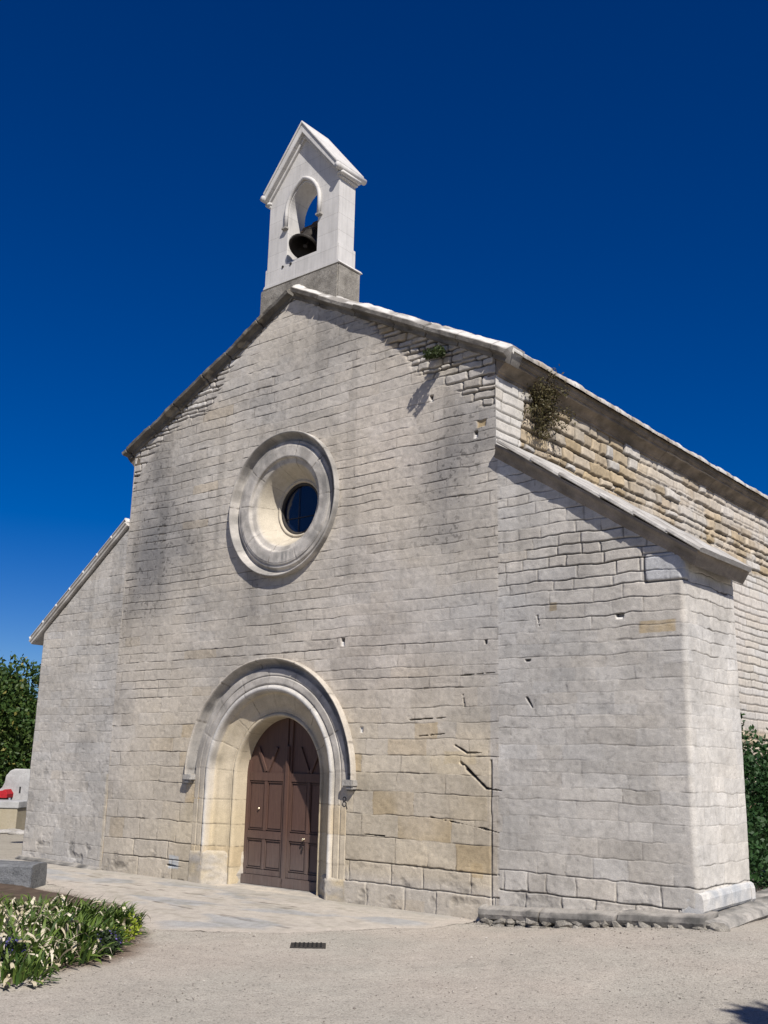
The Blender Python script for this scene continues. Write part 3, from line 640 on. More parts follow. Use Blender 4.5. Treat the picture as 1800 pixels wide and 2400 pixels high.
q2=o+D*(Ll/2)+Bn*(.205); q.box((q2[0],.72,q2[2]),(Ll,1.47,.018),0,.004,Matrix.Rotation(-wl,4,'Y'))
q.build('mortar_pointing',M_mortar,chapel)

# ---------------------------------------------------------------- bell gable
TX0,TX1=-.72,.93; TC=.105; TY0,TY1=.02,.42
q=MB(); q.box(((TX0+TX1)/2-.05,.295,9.21),(TX1-TX0+.17,.56,.82),0,.02)
bs=q.build('bell_gable_base',M_gbase,chapel)
gb=MB()
def gothic(cx,w,zs,zt,zb,n=14):
    # pointed arch outline from bottom left, over the point, to bottom right
    h=zt-zs; r=(w*w+h*h)/(2*w); L=[(cx-w,zb)]
    a1=math.asin(h/r)
    for k in range(n+1):
        a=a1*k/n; L.append((cx-w+r-r*math.cos(a),zs+r*math.sin(a)))
    Rr=[(2*cx-x,z) for x,z in L[:-1]][::-1]
    return L+Rr
ZT0=9.63; ZC=11.31; ZP=12.31
hole=gothic(TC,.35,10.92,11.40,9.98)
gb.prism([(TX0,ZT0),(TX1,ZT0),(TX1,ZC),(TC,ZP),(TX0,ZC)],TY0,TY1,[hole])
belf=gb.build('bell_gable_wall',M_white,chapel,bevel=.006)
q=MB(); q.box(((TX0+TX1)/2-.01,.235,ZT0+.18),(TX1-TX0+.07,.42,.36),0,.006)
q.prism([(TX0-.08,ZT0-.004),(TX1+.06,ZT0-.004),(TX1+.02,ZT0+.05),(TX0-.04,ZT0+.05)],TY0-.006,.60)
q.build('bell_gable_foot',M_white,chapel,bevel=.004)
# roof cap with its kneelers
q=MB(); th=.12; so_=.02
sl2=(ZP-ZC)/(TX1-TC)
def capoff(d,x): return (x,ZP-sl2*abs(x-TC)+d)
wr=TX1-TC+.02
q.prism([(TC-wr,ZP-sl2*wr),(TC,ZP),(TC+wr,ZP-sl2*wr),(TC+wr+.03,ZP-sl2*wr+.10),(TC,ZP+.17),(TC-wr-.03,ZP-sl2*wr+.10)],TY0-.13,TY1+.13)
q.prism([(TC-wr-.02,ZP-sl2*wr+.101),(TC,ZP+.171),(TC+wr+.02,ZP-sl2*wr+.101),(TC+wr+.04,ZP-sl2*wr+.14),(TC,ZP+.225),(TC-wr-.04,ZP-sl2*wr+.14)],TY0-.15,TY1+.15)
cap=q.build('bell_gable_cap',M_white,chapel,bevel=.012)
q=MB()   # moulding under the cap along the gable
q.prism([(TC-wr+.02,ZP-sl2*(wr-.02)-.06),(TC,ZP-.075),(TC+wr-.02,ZP-sl2*(wr-.02)-.06),(TC+wr-.02,ZP-sl2*(wr-.02)-.001),(TC,ZP-.001),(TC-wr+.02,ZP-sl2*(wr-.02)-.001)],TY0-.05,TY1+.05)
q.build('cap_moulding',M_white,cap,bevel=.01)
cap_z=ZP-sl2*wr
for sg in(-1,1):
    q=MB(); x=TC+sg*(wr+.04)
    q.tube([(x,TY0-.155,cap_z+.045),(x,TY1+.155,cap_z+.045)],.055,16)
    q.box((TC+sg*(wr+.01),(TY0+TY1)/2,cap_z-.03),(.13,TY1-TY0+.10,.07),0,.015); q.box((TC+sg*(wr-.01),(TY0+TY1)/2,cap_z-.085),(.06,TY1-TY0+.05,.04),0,.01)
    q.build('kneeler',M_white,cap,True)
# hood mould round the bell opening
hp=[p for p in gothic(TC,.39,10.92,11.47,10.66,12)]
q=MB(); q.tube([(x,TY0-.022,z) for x,z in hp],.036,8); 
o2=q.build('arch_mould',M_white,chapel,True)
for sg in(-1,1):
    q=MB(); q.box((TC+sg*.40,TY0-.03,10.635),(.12,.07,.045),0,.008)
    q.build('mould_stop',M_base,chapel)
for x in(-.33,-.14):
    q=MB(); q.tube([(x,TY0-.012,9.93),(x,TY0+.04,9.93)],.024,10)
    q.build('drain_hole',M_iron,chapel)
# bell
pv=Vector((.10,.33,10.62)); BT=Matrix.Translation(pv)@Matrix.Rotation(-math.radians(29),4,'X')@Matrix.Scale(1.17,4)
bell=thing('bell','dark bronze bell swung forward in the opening of the white bell gable','bell',tuple(pv))
bell.parent=None
prof=[(.001,-.04),(.07,-.045),(.105,-.07),(.12,-.11),(.128,-.20),(.145,-.29),(.175,-.36),(.215,-.41),(.235,-.43),(.236,-.445),(.215,-.445),(.19,-.41),(.155,-.35),(.125,-.28),(.11,-.2),(.10,-.11),(.06,-.075),(.001,-.07)]
q=MB(); q.lathe(prof,48,BT); b_=q.build('bell_body',M_bell,bell,True)
q=MB(); q.lathe([(.238,-.436),(.245,-.430),(.24,-.415)],48,BT); q.lathe([(.128,-.13),(.135,-.125),(.128,-.12)],48,BT); q.build('bell_rim',M_brass if False else M_bell,bell,True)
q=MB(); q.tube([BT@Vector((0,0,-.07)),BT@Vector((.01,0,-.3)),BT@Vector((.015,0,-.37))],.012,8); q.lathe([(.001,-.42),(.03,-.40),(.035,-.38),(.02,-.35),(.001,-.345)],16,BT); q.build('clapper',M_iron,bell,True)
q=MB(); q.box(tuple(BT@Vector((0,0,.06))),(.62,.13,.15),0,.01,Matrix.Rotation(-math.radians(29),4,'X')); q.box(tuple(BT@Vector((0,0,.16))),(.25,.11,.09),0,.01,Matrix.Rotation(-math.radians(29),4,'X'))
q.build('headstock',M_dwood,bell)
q=MB()
for dx in(-.07,0,.07): q.tube([BT@Vector((dx,0,-.05)),BT@Vector((dx,0,.22))],.012,6)
q.tube([(-.235,.33,10.62),(.45,.33,10.62)],.018,8)
q.build('iron_strap',M_iron,bell,True)

# ---------------------------------------------------------------- door
YD=.45; DR=.915
def leaf_shape(x0,x1,zb,inset=0):
    pts=[(x0,zb),(x1,zb)]
    n=18
    xs=[x1+(x0-x1)*k/n for k in range(n+1)]
    for x in xs:
        d=abs(x-PX); pts.append((x,PZ+math.sqrt(max(DR*DR-d*d,0))+.0))
    return pts
XS=-.125   # meeting line
def door_leaf(x0,x1,cols,full,name='door_leaf'):
    q=MB(); q.prism(leaf_shape(x0,x1,-.17),YD+.03,YD+.07)
    f=.012
    st=.075 # stile width
    a0=x0+ (.05 if x0<PX-.5 else .0); a1=x1
    e=.0
    # frame members proud of the board by 25 mm; cut to the arch
    def arc(x): return PZ+math.sqrt(max(DR*DR-(x-PX)**2,0))
    def bar(xa,xb,za,zb,y=YD,dy=.032): q.box(((xa+xb)/2,y+dy/2,(za+zb)/2),(xb-xa,dy,zb-za),0,.005)
    xin=a0 if full else a0
    # stiles
    bar(x0+.01,x0+.085,-.03,arc(x0+.05)-.02 if x0>PX-.3 else PZ+.25); bar(x1-.085,x1-.01,-.03,(arc(x1-.05)-.02) if x1<PX+.3 else PZ+.25)
    xa,xb=x0+.086,x1-.086; xm=(xa+xb)/2
    for za,zb in ((-.03,.05),(.50,.62),(1.37,1.50)): bar(xa,xb,za,zb)
    bar(xm-.03,xm+.03,.051,.499); bar(xm-.03,xm+.03,.621,1.369)
    # bottom kick board with a drip
    q.box(((x0+x1)/2,YD-.01,-.105),(x1-x0-.004,.06,.14),0,.008)
    # fielded panels
    for pa,pb in ((xa,xm-.031),(xm+.031,xb)):
        for za,zb in ((.062,.488),(.633,1.357)):
            q.box(((pa+pb)/2,YD+.028,(za+zb)/2),(pb-pa-.05,.014,zb-za-.05),0,.006)
            # quarter moulding round the panel
            for (cx_,cz_,wx,wz) in (((pa+pb)/2,za+.008,pb-pa,.014),((pa+pb)/2,zb-.008,pb-pa,.014),(pa+.008,(za+zb)/2,.014,zb-za-.03),(pb-.008,(za+zb)/2,.014,zb-za-.03)):
                q.box((cx_,YD+.015,cz_),(wx,.018,wz),0,.004)
    # diagonal braces in the arched head
    zt=1.51
    for s in(-1,1):
        L=.42; cx_=xm+s*.115; q.box((cx_,YD+.014,zt+.19),(.05,.028,.42),0,.004,Matrix.Rotation(s*math.radians(27),4,'Y'))
    return q.build(name,M_wood,chapel)
dl=door_leaf(PX-DR+.0,XS-.004,2,True); dr=door_leaf(XS+.004,PX+DR,2,True)
q=MB(); q.box((XS+.015,YD-.018,.90),(.075,.034,2.02),0,.008); q.box((XS+.015,YD-.03,.90),(.03,.02,2.0),0,.006); q.build('cover_strip',M_wood,dr)
q=MB(); q.lathe([(.001,.05),(.018,.048),(.022,.03),(.012,.018),(.01,0),(.026,-.002)],16,Matrix.Translation((.29,YD-.0,.545))@Matrix.Rotation(math.pi/2,4,'X')); q.build('door_knob',M_brass,dr,True)
q=MB(); q.box((.26,YD-.006,.41),(.03,.012,.05),0,.003); q.build('keyhole_plate',M_iron,dr)
q=MB(); q.lathe([(.001,.02),(.014,.016),(.018,0)],12,Matrix.Translation((-.72,YD+.01,.95))@Matrix.Rotation(math.pi/2,4,'X')); q.build('door_stud',M_brass,dl,True)
q=MB(); q.box((PX,.62,-.19),(1.86,.5,.03)); q.build('threshold',M_base,chapel)
# carved mark right of the door
q=MB(); cx,cz=1.465,1.13
q.tube([(cx+.028*math.cos(a),-.004,cz+.045+.028*math.sin(a)) for a in [k*math.pi/6 for k in range(13)]],.007,6)
q.tube([(cx+.034*math.cos(a)+.004,-.004,cz-.02+.034*math.sin(a)) for a in [k*math.pi/6 for k in range(13)]],.007,6)
q.tube([(cx+.03,-.004,cz-.02),(cx+.055,-.004,cz-.085)],.007,6)
q.build('carved_mark',M_iron,chapel,True)

# ---------------------------------------------------------------- footings
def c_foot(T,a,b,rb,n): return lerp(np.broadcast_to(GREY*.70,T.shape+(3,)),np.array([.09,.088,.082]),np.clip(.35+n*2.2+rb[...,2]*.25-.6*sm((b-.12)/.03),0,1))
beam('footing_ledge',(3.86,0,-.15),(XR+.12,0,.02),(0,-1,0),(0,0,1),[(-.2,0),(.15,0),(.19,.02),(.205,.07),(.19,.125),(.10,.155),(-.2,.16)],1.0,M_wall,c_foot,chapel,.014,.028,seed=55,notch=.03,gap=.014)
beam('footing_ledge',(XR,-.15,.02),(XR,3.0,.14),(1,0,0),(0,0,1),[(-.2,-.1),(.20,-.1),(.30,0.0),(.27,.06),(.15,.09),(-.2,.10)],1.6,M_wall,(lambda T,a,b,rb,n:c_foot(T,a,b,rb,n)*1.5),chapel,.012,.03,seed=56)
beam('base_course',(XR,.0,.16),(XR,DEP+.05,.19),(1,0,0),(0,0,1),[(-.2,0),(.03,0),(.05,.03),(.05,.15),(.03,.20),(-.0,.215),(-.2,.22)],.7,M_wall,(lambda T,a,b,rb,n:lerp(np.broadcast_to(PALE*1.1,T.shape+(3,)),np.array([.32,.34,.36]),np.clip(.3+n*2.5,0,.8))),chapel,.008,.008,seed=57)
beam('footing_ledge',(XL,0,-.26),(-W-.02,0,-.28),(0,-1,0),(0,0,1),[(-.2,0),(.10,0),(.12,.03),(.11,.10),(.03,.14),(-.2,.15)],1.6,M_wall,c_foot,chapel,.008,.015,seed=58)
# rubble packed under the right ledge
rr=np.random.RandomState(3); q=MB(); x=3.84
while x<6.75:
    w=rr.uniform(.10,.30); hgt=rr.uniform(.07,.13)
    for lay in range(2):
        zc=-.20+.25*np.clip((x-3.9)/2.8,0,1)*.85-.02+lay*.06
        r=bmesh.ops.create_icosphere(q.bm,subdivisions=2,radius=.5,matrix=Matrix.Translation((x+w/2+rr.uniform(-.03,.03),-.115+rr.uniform(-.03,.02)-.03*(1-lay),zc+.0))@Matrix.Rotation(rr.uniform(-.3,.3),4,'Y')@Matrix.Diagonal((w,.22,hgt,1)))
        for v in r['verts']: v.co+=Vector((rr.uniform(-1,1),rr.uniform(-1,1),rr.uniform(-1,1)))*.017
    x+=w*.9
q.build('footing_rubble',M_gbase,chapel)

# ---------------------------------------------------------------- ground
def gz(X,Y):
    g=G0+.24*sm((X-3.9)/3.0)*sm((Y+3.2)/3.0)
    g=g-.10*sm((Y+4)/3)*sm((-X-3.5)/3)*sm((8-Y)/3)*0
    return g
def ground():
    xs=np.unique(np.r_[-400,-150,-60,-30,np.linspace(-20,-5,60),np.arange(-5,13,.03),np.linspace(13.2,25,30),60,150,400])
    ys=np.unique(np.r_[-300,-100,-40,-20,np.linspace(-14,-8.1,40),np.arange(-8,2.5,.03),np.linspace(2.6,20,80),40,80,160,500])
    X,Y=np.meshgrid(xs,ys,indexing='ij'); near=sm((14-np.abs(X-4))/3)*sm((9-np.abs(Y+4))/2)
    Z=gz(X,Y)+near*(.010*(fbm(X*1.2,Y*1.2,2,3)-.5)+.012*(fbm(X*7,Y*7,5,4)-.5)*sm((fbm(X*.5,Y*.5,8)-.35)/.2))
    # shallow sinking by the drain and dip along the wall
    npts=np.stack([X,Y,Z],-1).reshape(-1,3)
    c=lerp(np.broadcast_to(np.array([.405,.362,.31]),X.shape+(3,)),np.array([.37,.348,.30]),np.clip(fbm(X*.8,Y*.8,4,4)*2-.6,0,1))
    c=lerp(c,np.array([.34,.31,.25]),sm((-X-4)/4)*.9)
    # soil margin round the flower bed
    d=bed_d(X,Y); so=sm((.30-d)/.3+.6*(fbm(X*4,Y*4,7)-.5)); c=lerp(c,np.array([.16,.115,.085]),np.clip(so,0,1)*.85)
    c=c*(.9+.2*fbm(X*9,Y*9,3,3))[...,None]
    return npmesh('ground',npts,grid_faces(len(xs),len(ys)),M_ground,c.reshape(-1,3))
BED=[(1.5,-3.55),(2.5,-4.35),(2.75,-4.9),(2.8,-5.5),(2.2,-6.6),(.5,-8.2),(-2.5,-9),(-5,-6.8),(-5.5,-4),(-3.9,-2.7),(-2.5,-2.35),(-.3,-2.55)]
def bed_d(X,Y):
    P=np.array(BED); ins=np.zeros(X.shape,bool); d=np.full(X.shape,99.)
    for i in range(len(P)):
        a=P[i]; b=P[(i+1)%len(P)]
        e,_=seg(X,Y,a,b); d=np.minimum(d,e)
        cnd=((a[1]>Y)!=(b[1]>Y))&(X<(b[0]-a[0])*(Y-a[1])/((b[1]-a[1])+1e-12)+a[0]); ins^=cnd
    return np.where(ins,-d,d)
def ground_mat():
    mt,n,b=nodes('fine_gravel_tarmac',.92,.15); a=n.nodes.new('ShaderNodeAttribute'); a.attribute_name='Col'
    n1=noise(n,1.1,5,.6); n2=noise(n,26,6,.8); n3=noise(n,70,4,.75)
    g=n.nodes['geo']; vo=n.nodes.new('ShaderNodeTexVoronoi'); vo.inputs['Scale'].default_value=55; n.links.new(g.outputs['Position'],vo.inputs['Vector'])
    c=mul(n,a.outputs['Color'],ramp(n,n1.outputs[0],.3,.7,.93,1.07)); c=mul(n,c,ramp(n,n3.outputs[0],.3,.7,.66,1.32))
    spk=ramp(n,n2.outputs[0],.36,.45,.35,1)
    c=mul(n,c,spk); c=mul(n,c,ramp(n,vo.outputs['Distance'],.0,.6,1.12,.88))
    n.links.new(c,b.inputs['Base Color']); bump(n,b,[(n2.outputs[0],.012,.6),(vo.outputs['Distance'],.006,.5),(n3.outputs[0],.004,.6)]); return mt
M_ground=ground_mat()
tag(ground(),kind='structure')
def soil():
    xs=np.arange(-6,3.2,.05); ys=np.arange(-9.2,-2,.05); X,Y=np.meshgrid(xs,ys,indexing='ij'); d=bed_d(X,Y)
    Z=G0-.04+.13*sm(-d/.3)+.05*(fbm(X*6,Y*6,3,4)-.5)
    f=grid_faces(len(xs),len(ys)); k=(d.ravel()[f]<.08).all(1); C=np.broadcast_to(np.array([.085,.062,.045]),X.shape+(3,))*(.6+.8*fbm(X*9,Y*9,5))[...,None]
    V,f,C=compact(np.stack([X,Y,Z],-1).reshape(-1,3),f[k],C.reshape(-1,3)); return tag(npmesh('flower_bed_soil',V,f,M_wall,C),kind='structure')
soil()
# worn concrete apron in front of the door
def apron():
    xs=np.arange(-6.6,4.2,.03); ys=np.arange(-4.2,.02,.03); X,Y=np.meshgrid(xs,ys,indexing='ij')
    edge=-2.1-1.35*np.exp(-((X-1.2)/1.6)**2)+.9*sm((X-2.6)/1.3)*1.5+.5*sm((-X-1)/3)+.25*(fbm(X*1.3,X*0,3)-.5)*2
    d=np.minimum(Y-edge,3.75-X+.0*Y); d=np.minimum(d,bed_d(X,Y)-.12)
    Z=gz(X,Y)+.012*sm(d/.5)+.012*(fbm(X*2,Y*2,6,4)-.5)*sm(d/.1)+.002
    Z=np.maximum(Z,gz(X,Y)+.001)
    n=fbm(X*.9,Y*2.2,4,5)
    c=lerp(np.broadcast_to(np.array([.40,.365,.315]),X.shape+(3,)),np.array([.29,.30,.305]),sm((n-.47)/.12)*.7)*(.88+.24*fbm(X*4,Y*7,6,4))[...,None]
    c=lerp(c,np.array([.36,.335,.29]),sm((Y+.55)/.4)*.8)
    for a,b in (((-1.2,-1.0),(1.4,-.85)),((1.2,-1.0),(2.9,-1.35)),((-.2,-1.9),(2.6,-2.2)),((-3.4,-.7),(-1.6,-.95)),((-2.9,-1.4),(-1.2,-1.2)),((-4.5,-.55),(-2.5,-.35))):
        e,_=seg(X,Y,a,b); e=e+.12*(fbm(X*3,Y*3,5,3)-.5); k=np.clip(1.2-np.abs(e)/.016,0,1)*(vn(X*4,Y*4,2)>.35); c=lerp(c,DIRT*1.6,k*.8); Z=Z-.006*k
    moss=sm((fbm(X*3,Y*5,8,4)-.6)/.06)*.5; c=lerp(c,np.array([.16,.155,.11]),moss*.5)
    c=lerp(np.broadcast_to(np.array([.40,.36,.31]),X.shape+(3,)),c,sm((d-.25*fbm(X*3,Y*4,3,3))/.35)); d=d-.18*(fbm(X*5,Y*5,8,4)-.4)
    f=grid_faces(len(xs),len(ys)); keep=(d.ravel()[f]>0.0).all(1)
    V,f,C=compact(np.stack([X,Y,Z],-1).reshape(-1,3),f[keep],c.reshape(-1,3)); return tag(npmesh('paved_apron',V,f,M_wall,C),kind='structure')
apron()
# doorstep
def c_step(T,a,b,rb,n): return lerp(np.broadcast_to(BEIGE*.98,T.shape+(3,)),GREY*.8,np.clip(.3+n*2,0,.9))
beam('doorstep',(PX-1.1,.2,-.25),(PX+1.35,.2,-.25),(0,-1,0),(0,0,1),[(-.35,0),(.42,0),(.44,.03),(.40,.062),(-.35,.075)],1.5,M_wall,c_step,chapel,.004,.012,seed=70)
def pebbles():
    r=np.random.RandomState(12); n=5200; X=r.uniform(-1,9.5,n); Y=r.uniform(-8.2,-.3,n); wl=r.rand(n)<.16; X=np.where(wl,r.uniform(-6.4,6.9,n),X); Y=np.where(wl,-np.abs(r.normal(size=n))*.10-.03-.2*(X>3.8),Y)
    k=(bed_d(X,Y)>.05)&((fbm(X*1.1,Y*1.1,3,3)>.47)|wl|(r.rand(n)<.25)); X=X[k];Y=Y[k]; m=len(X); s_=r.uniform(.003,.009,(m,1,1))*(1+1.2*(r.rand(m,1,1)<.05))
    O=np.array([[1,0,0],[0,1,0],[-1,0,0],[0,-1,0],[0,0,.7],[0,0,-.7]],float); V=O[None]*s_*r.uniform(.6,1.4,(m,6,1)); a=r.uniform(0,6.28,m); ca,sa=np.cos(a)[:,None],np.sin(a)[:,None]
    V=np.stack([V[...,0]*ca-V[...,1]*sa+X[:,None],V[...,0]*sa+V[...,1]*ca+Y[:,None],V[...,2]+(gz(X,Y)+.004)[:,None]],-1).reshape(-1,3)
    F0=np.array([[0,1,4],[1,2,4],[2,3,4],[3,0,4],[1,0,5],[2,1,5],[3,2,5],[0,3,5]]); Fc=(F0[None]+6*np.arange(m)[:,None,None]).reshape(-1,3)
    c=lerp(np.broadcast_to(np.array([.16,.14,.12]),(m,3)),np.array([.48,.45,.40]),r.rand(m)**1.2); C=np.repeat(c,6,0)
    return tag(npmesh('gravel',V,Fc,M_wall,C,None,False),kind='stuff')
pebbles()
# iron drain cover let into the gravel
t=thing('drain_cover','small dark iron drain cover let into the gravel in front of the door','drain cover',(3.54,-2.86,G0))
q=MB(); ang=math.atan2(.36,.20)
rot=math.radians(42)
q.box((3.54,-2.86,G0+.004),(.37,.30,.012),rot,.003); q.build('frame',M_iron,t)
q=MB()
for k in range(7):
    o_=-.135+.045*k; q.box((3.54+o_*math.cos(rot),-2.86+o_*math.sin(rot),G0+.014),(.018,.24,.012),rot,.002)
q.build('grating',M_black,t)

# ---------------------------------------------------------------- plants
def cards(P,size,N,col,asp=1.6,up=.3,seed=0):
    """leaf quads (folded rhombs) at points P"""
    r=np.random.RandomState(seed); n=len(P); d=r.normal(size=(n,3)); d[:,2]+=up; d/=np.linalg.norm(d,axis=1)[:,None]
    if N is not None: d=d*.6+N*.8; d/=np.linalg.norm(d,axis=1)[:,None]
    e=np.cross(d,r.normal(size=(n,3))); e/=np.linalg.norm(e,axis=1)[:,None]; s=size*r.uniform(.6,1.3,(n,1))
    V=np.stack([P-d*s*asp*.5,P+e*s*.45,P+d*s*asp*.5,P-e*s*.45],1).reshape(-1,3); Fc=np.arange(4*n).reshape(n,4)
    C=np.repeat(col,4,0); return V,Fc,C
def crown_pts(blobs,n,seed,shell=.55):
    r=np.random.RandomState(seed); B=np.array(blobs,float); w=B[:,3]**2; k=r.choice(len(B),n,p=w/w.sum()); d=r.normal(size=(n,3)); d/=np.linalg.norm(d,axis=1)[:,None]
    rad=(shell+(1-shell)*r.rand(n)**.6)*B[k,3]*(1+.25*(fbm(d[:,0]*3+k,d[:,2]*3+d[:,1]*2,4,3)-.5)*2)
    P=B[k,:3]+d*rad[:,None]*np.stack([np.ones(n),np.ones(n),B[k,4]],1); return P,d,k
def foliage(name,blobs,n,size,c0,c1,parent,seed,shell=.45,zmin=None,asp=1.6,hi=None):
    P,d,k=crown_pts(blobs,n,seed,shell); r=np.random.RandomState(seed+1)
    keep=np.ones(n,bool) if zmin is None else P[:,2]>zmin
    keep&=(fbm(P[:,0]*2.2+P[:,2],P[:,1]*2.2+P[:,2]*1.7,seed%8,3)>.36)
    P=P[keep];d=d[keep]; k=k[keep]
    t=np.clip(r.rand(len(P))*.6+.6*(fbm(P[:,0]*1.5,P[:,2]*1.5+P[:,1],5,2)-.3),0,1); col=lerp(np.broadcast_to(np.array(c0),(len(P),3)),np.array(c1),t)
    if hi is not None: m=r.rand(len(P))<hi[1]; col[m]=np.array(hi[0])*(.7+.6*r.rand(m.sum(),1))
    V,Fc,C=cards(P,size,d*.5,col,asp,.2,seed); return npmesh(name,V,Fc,M_leaf,C,parent,smooth=False)
def tree(label,x,y,h,r,c0,c1,seed,group=None,conif=False,n=9000,size=.11,hi=None,cat='tree'):
    t=thing('tree',label,cat,(x,y,G0),group); rr=np.random.RandomState(seed); bl=[]
    for i in range(16):
        f=(i+.5)/16; zz=G0+h*(.12+.84*f)
        if conif: rad=r*(1-f)**.8*.75+.18
        else: rad=r*(.45+.35*math.sin(math.pi*min(f*1.1,1)))
        off=r*(1-f if conif else .75*math.sin(math.pi*f)+.1)*.6; a=rr.uniform(0,6.28)
        bl.append((x+off*math.cos(a),y+off*math.sin(a),zz,rad*rr.uniform(.75,1.1),1.1))
        if conif: bl.append((x-off*math.cos(a),y-off*math.sin(a),zz-.1,rad*rr.uniform(.7,1),1.1))
    foliage('crown',bl,n,size,c0,c1,t,seed,hi=hi)
    q=MB(); q.tube([(x,y,G0-.1),(x+.05,y,G0+h*.4),(x-.05,y+.05,G0+h*.8)],.04*h**.7+.03,8,.3)
    for i in range(6):
        b=bl[2+i*2]; q.tube([(x,y,b[2]-.5),(b[0],b[1],b[2])],.03,6,.4)
    q.build('trunk',M_bark,t,True); return t
G1,G2=(.022,.055,.014),(.07,.12,.028)
YG=(.22,.20,.05)
# ray helper for the far left
tree('bushy conifer with pointed top beyond the left corner of the chapel',-20.6,11.6,6.3,2.0,(.02,.05,.014),(.085,.12,.03),21,conif=True,n=34000,size=.10)
tree('broad yellow-flecked tree at the left edge behind the cemetery',-21.6,8.9,4.5,2.2,(.02,.055,.012),(.085,.125,.025),22,n=34000,size=.10,hi=(YG,.03))
tree('dark green low tree behind the white tomb stone',-21.0,12.3,4.6,2.5,(.014,.045,.014),(.04,.085,.025),23,n=22000,size=.12)
tree('rounded dark evergreen at the far left behind the yellow-flecked tree',-26,8.0,5.5,3.2,(.014,.045,.014),(.04,.085,.025),24,n=16000,size=.16)
tree('dark evergreen far behind the left buttress of the chapel',-24,19.0,5.0,3.2,(.014,.045,.014),(.05,.095,.025),26,n=16000,size=.16)
# shrubs against the side wall behind the right buttress
def shrub(name,label,cat,blobs,n,size,c0,c1,seed,hi=None,stems=True,group=None,asp=1.6,zmin=None):
    b0=np.array(blobs[0]); t=thing(name,label,cat,(b0[0],b0[1],gz(np.array(b0[0]),np.array(b0[1])).item()),group)
    foliage('leaves',blobs,n,size,c0,c1,t,seed,shell=.3,hi=hi,asp=asp,zmin=zmin)
    if stems:
        q=MB()
        for b in blobs: q.tube([(b0[0]+.1*math.sin(b[2]*9),b0[1],t.location[2]-.05),((b0[0]+b[0])/2,(b0[1]+b[1])/2,b[2]*.5),(b[0],b[1],b[2])],.02,6,.4)
        q.build('stems',M_bark,t,True)
    return t
shrub('shrub','tall dark green shrub against the side wall behind the right buttress','shrub',[(5.3,3.6,.8,.8,1.2),(5.0,4.0,1.6,.7,1.1),(5.6,4.4,1.2,.8,1.2),(5.1,4.2,2.2,.5,1.),(5.7,3.1,.4,.6,1),(4.9,4.9,2.0,.7,1.1),(5.3,5.4,1.2,.9,1.2),(4.9,3.5,2.45,.3,1)],17000,.055,(.012,.04,.012),(.045,.10,.028),31)
shrub('shrub','low dark shrub further along the side wall, past the tall one','shrub',[(5.4,6.6,.8,.9,1.1),(5.2,7.4,1.3,.9,1.1),(5.8,8.2,.9,.9,1.),(5.0,8.8,1.6,.9,1.1),(5.6,6.2,.3,.7,1)],12000,.07,(.012,.04,.012),(.04,.09,.025),32)
# weeds on the masonry
shrub('wall_weed','small green tuft growing below the right gable coping','weed',[(3.10,-.08,7.48,.10,.8),(3.16,-.18,7.44,.10,.9),(3.05,-.26,7.40,.10,.8),(3.20,-.30,7.36,.08,.8),(3.02,-.03,7.50,.06,.8)],800,.032,(.03,.045,.014),(.07,.095,.03),33,stems=False)
def twig(label):
    t=thing('wall_shrub',label,'dried shrub',(W,1.12,6.9)); r=np.random.RandomState(6); q=MB(); tips=[]
    for i in range(34):
        a=r.uniform(0,6.28); L=r.uniform(.25,.62); dz=r.uniform(-.5,1.); ex=r.uniform(.15,.7)
        e=np.array([ex,math.cos(a)*.9,dz]); e/=np.linalg.norm(e); p=[np.array([W-.02,1.12,6.82])]; 
        for k in range(4): e2=e+r.normal(size=3)*.25; p.append(p[-1]+e2/np.linalg.norm(e2)*L/4)
        q.tube([tuple(x) for x in p],.008,5,.3); tips+=p[2:]
    q.build('twigs',M_bark,t,True)
    T=np.array(tips); k=r.randint(0,len(T),2400); P=T[k]+r.normal(size=(2400,3))*.055; P=P[P[:,0]>W-.01]
    dn=np.array([[W+.03+abs(r.normal())*.04,1.12+r.normal()*.12,6.75-r.rand()*.45] for _ in range(500)]); P=np.vstack([P,dn])
    col=lerp(np.broadcast_to(np.array([.055,.04,.022]),(len(P),3)),np.array([.10,.09,.035]),r.rand(len(P))); V,Fc,C=cards(P,.028,None,col,1.8,.2,7); npmesh('leaves',V,Fc,M_leaf,C,t,smooth=False)
twig('dry brown shrub rooted in the side wall under the eaves')

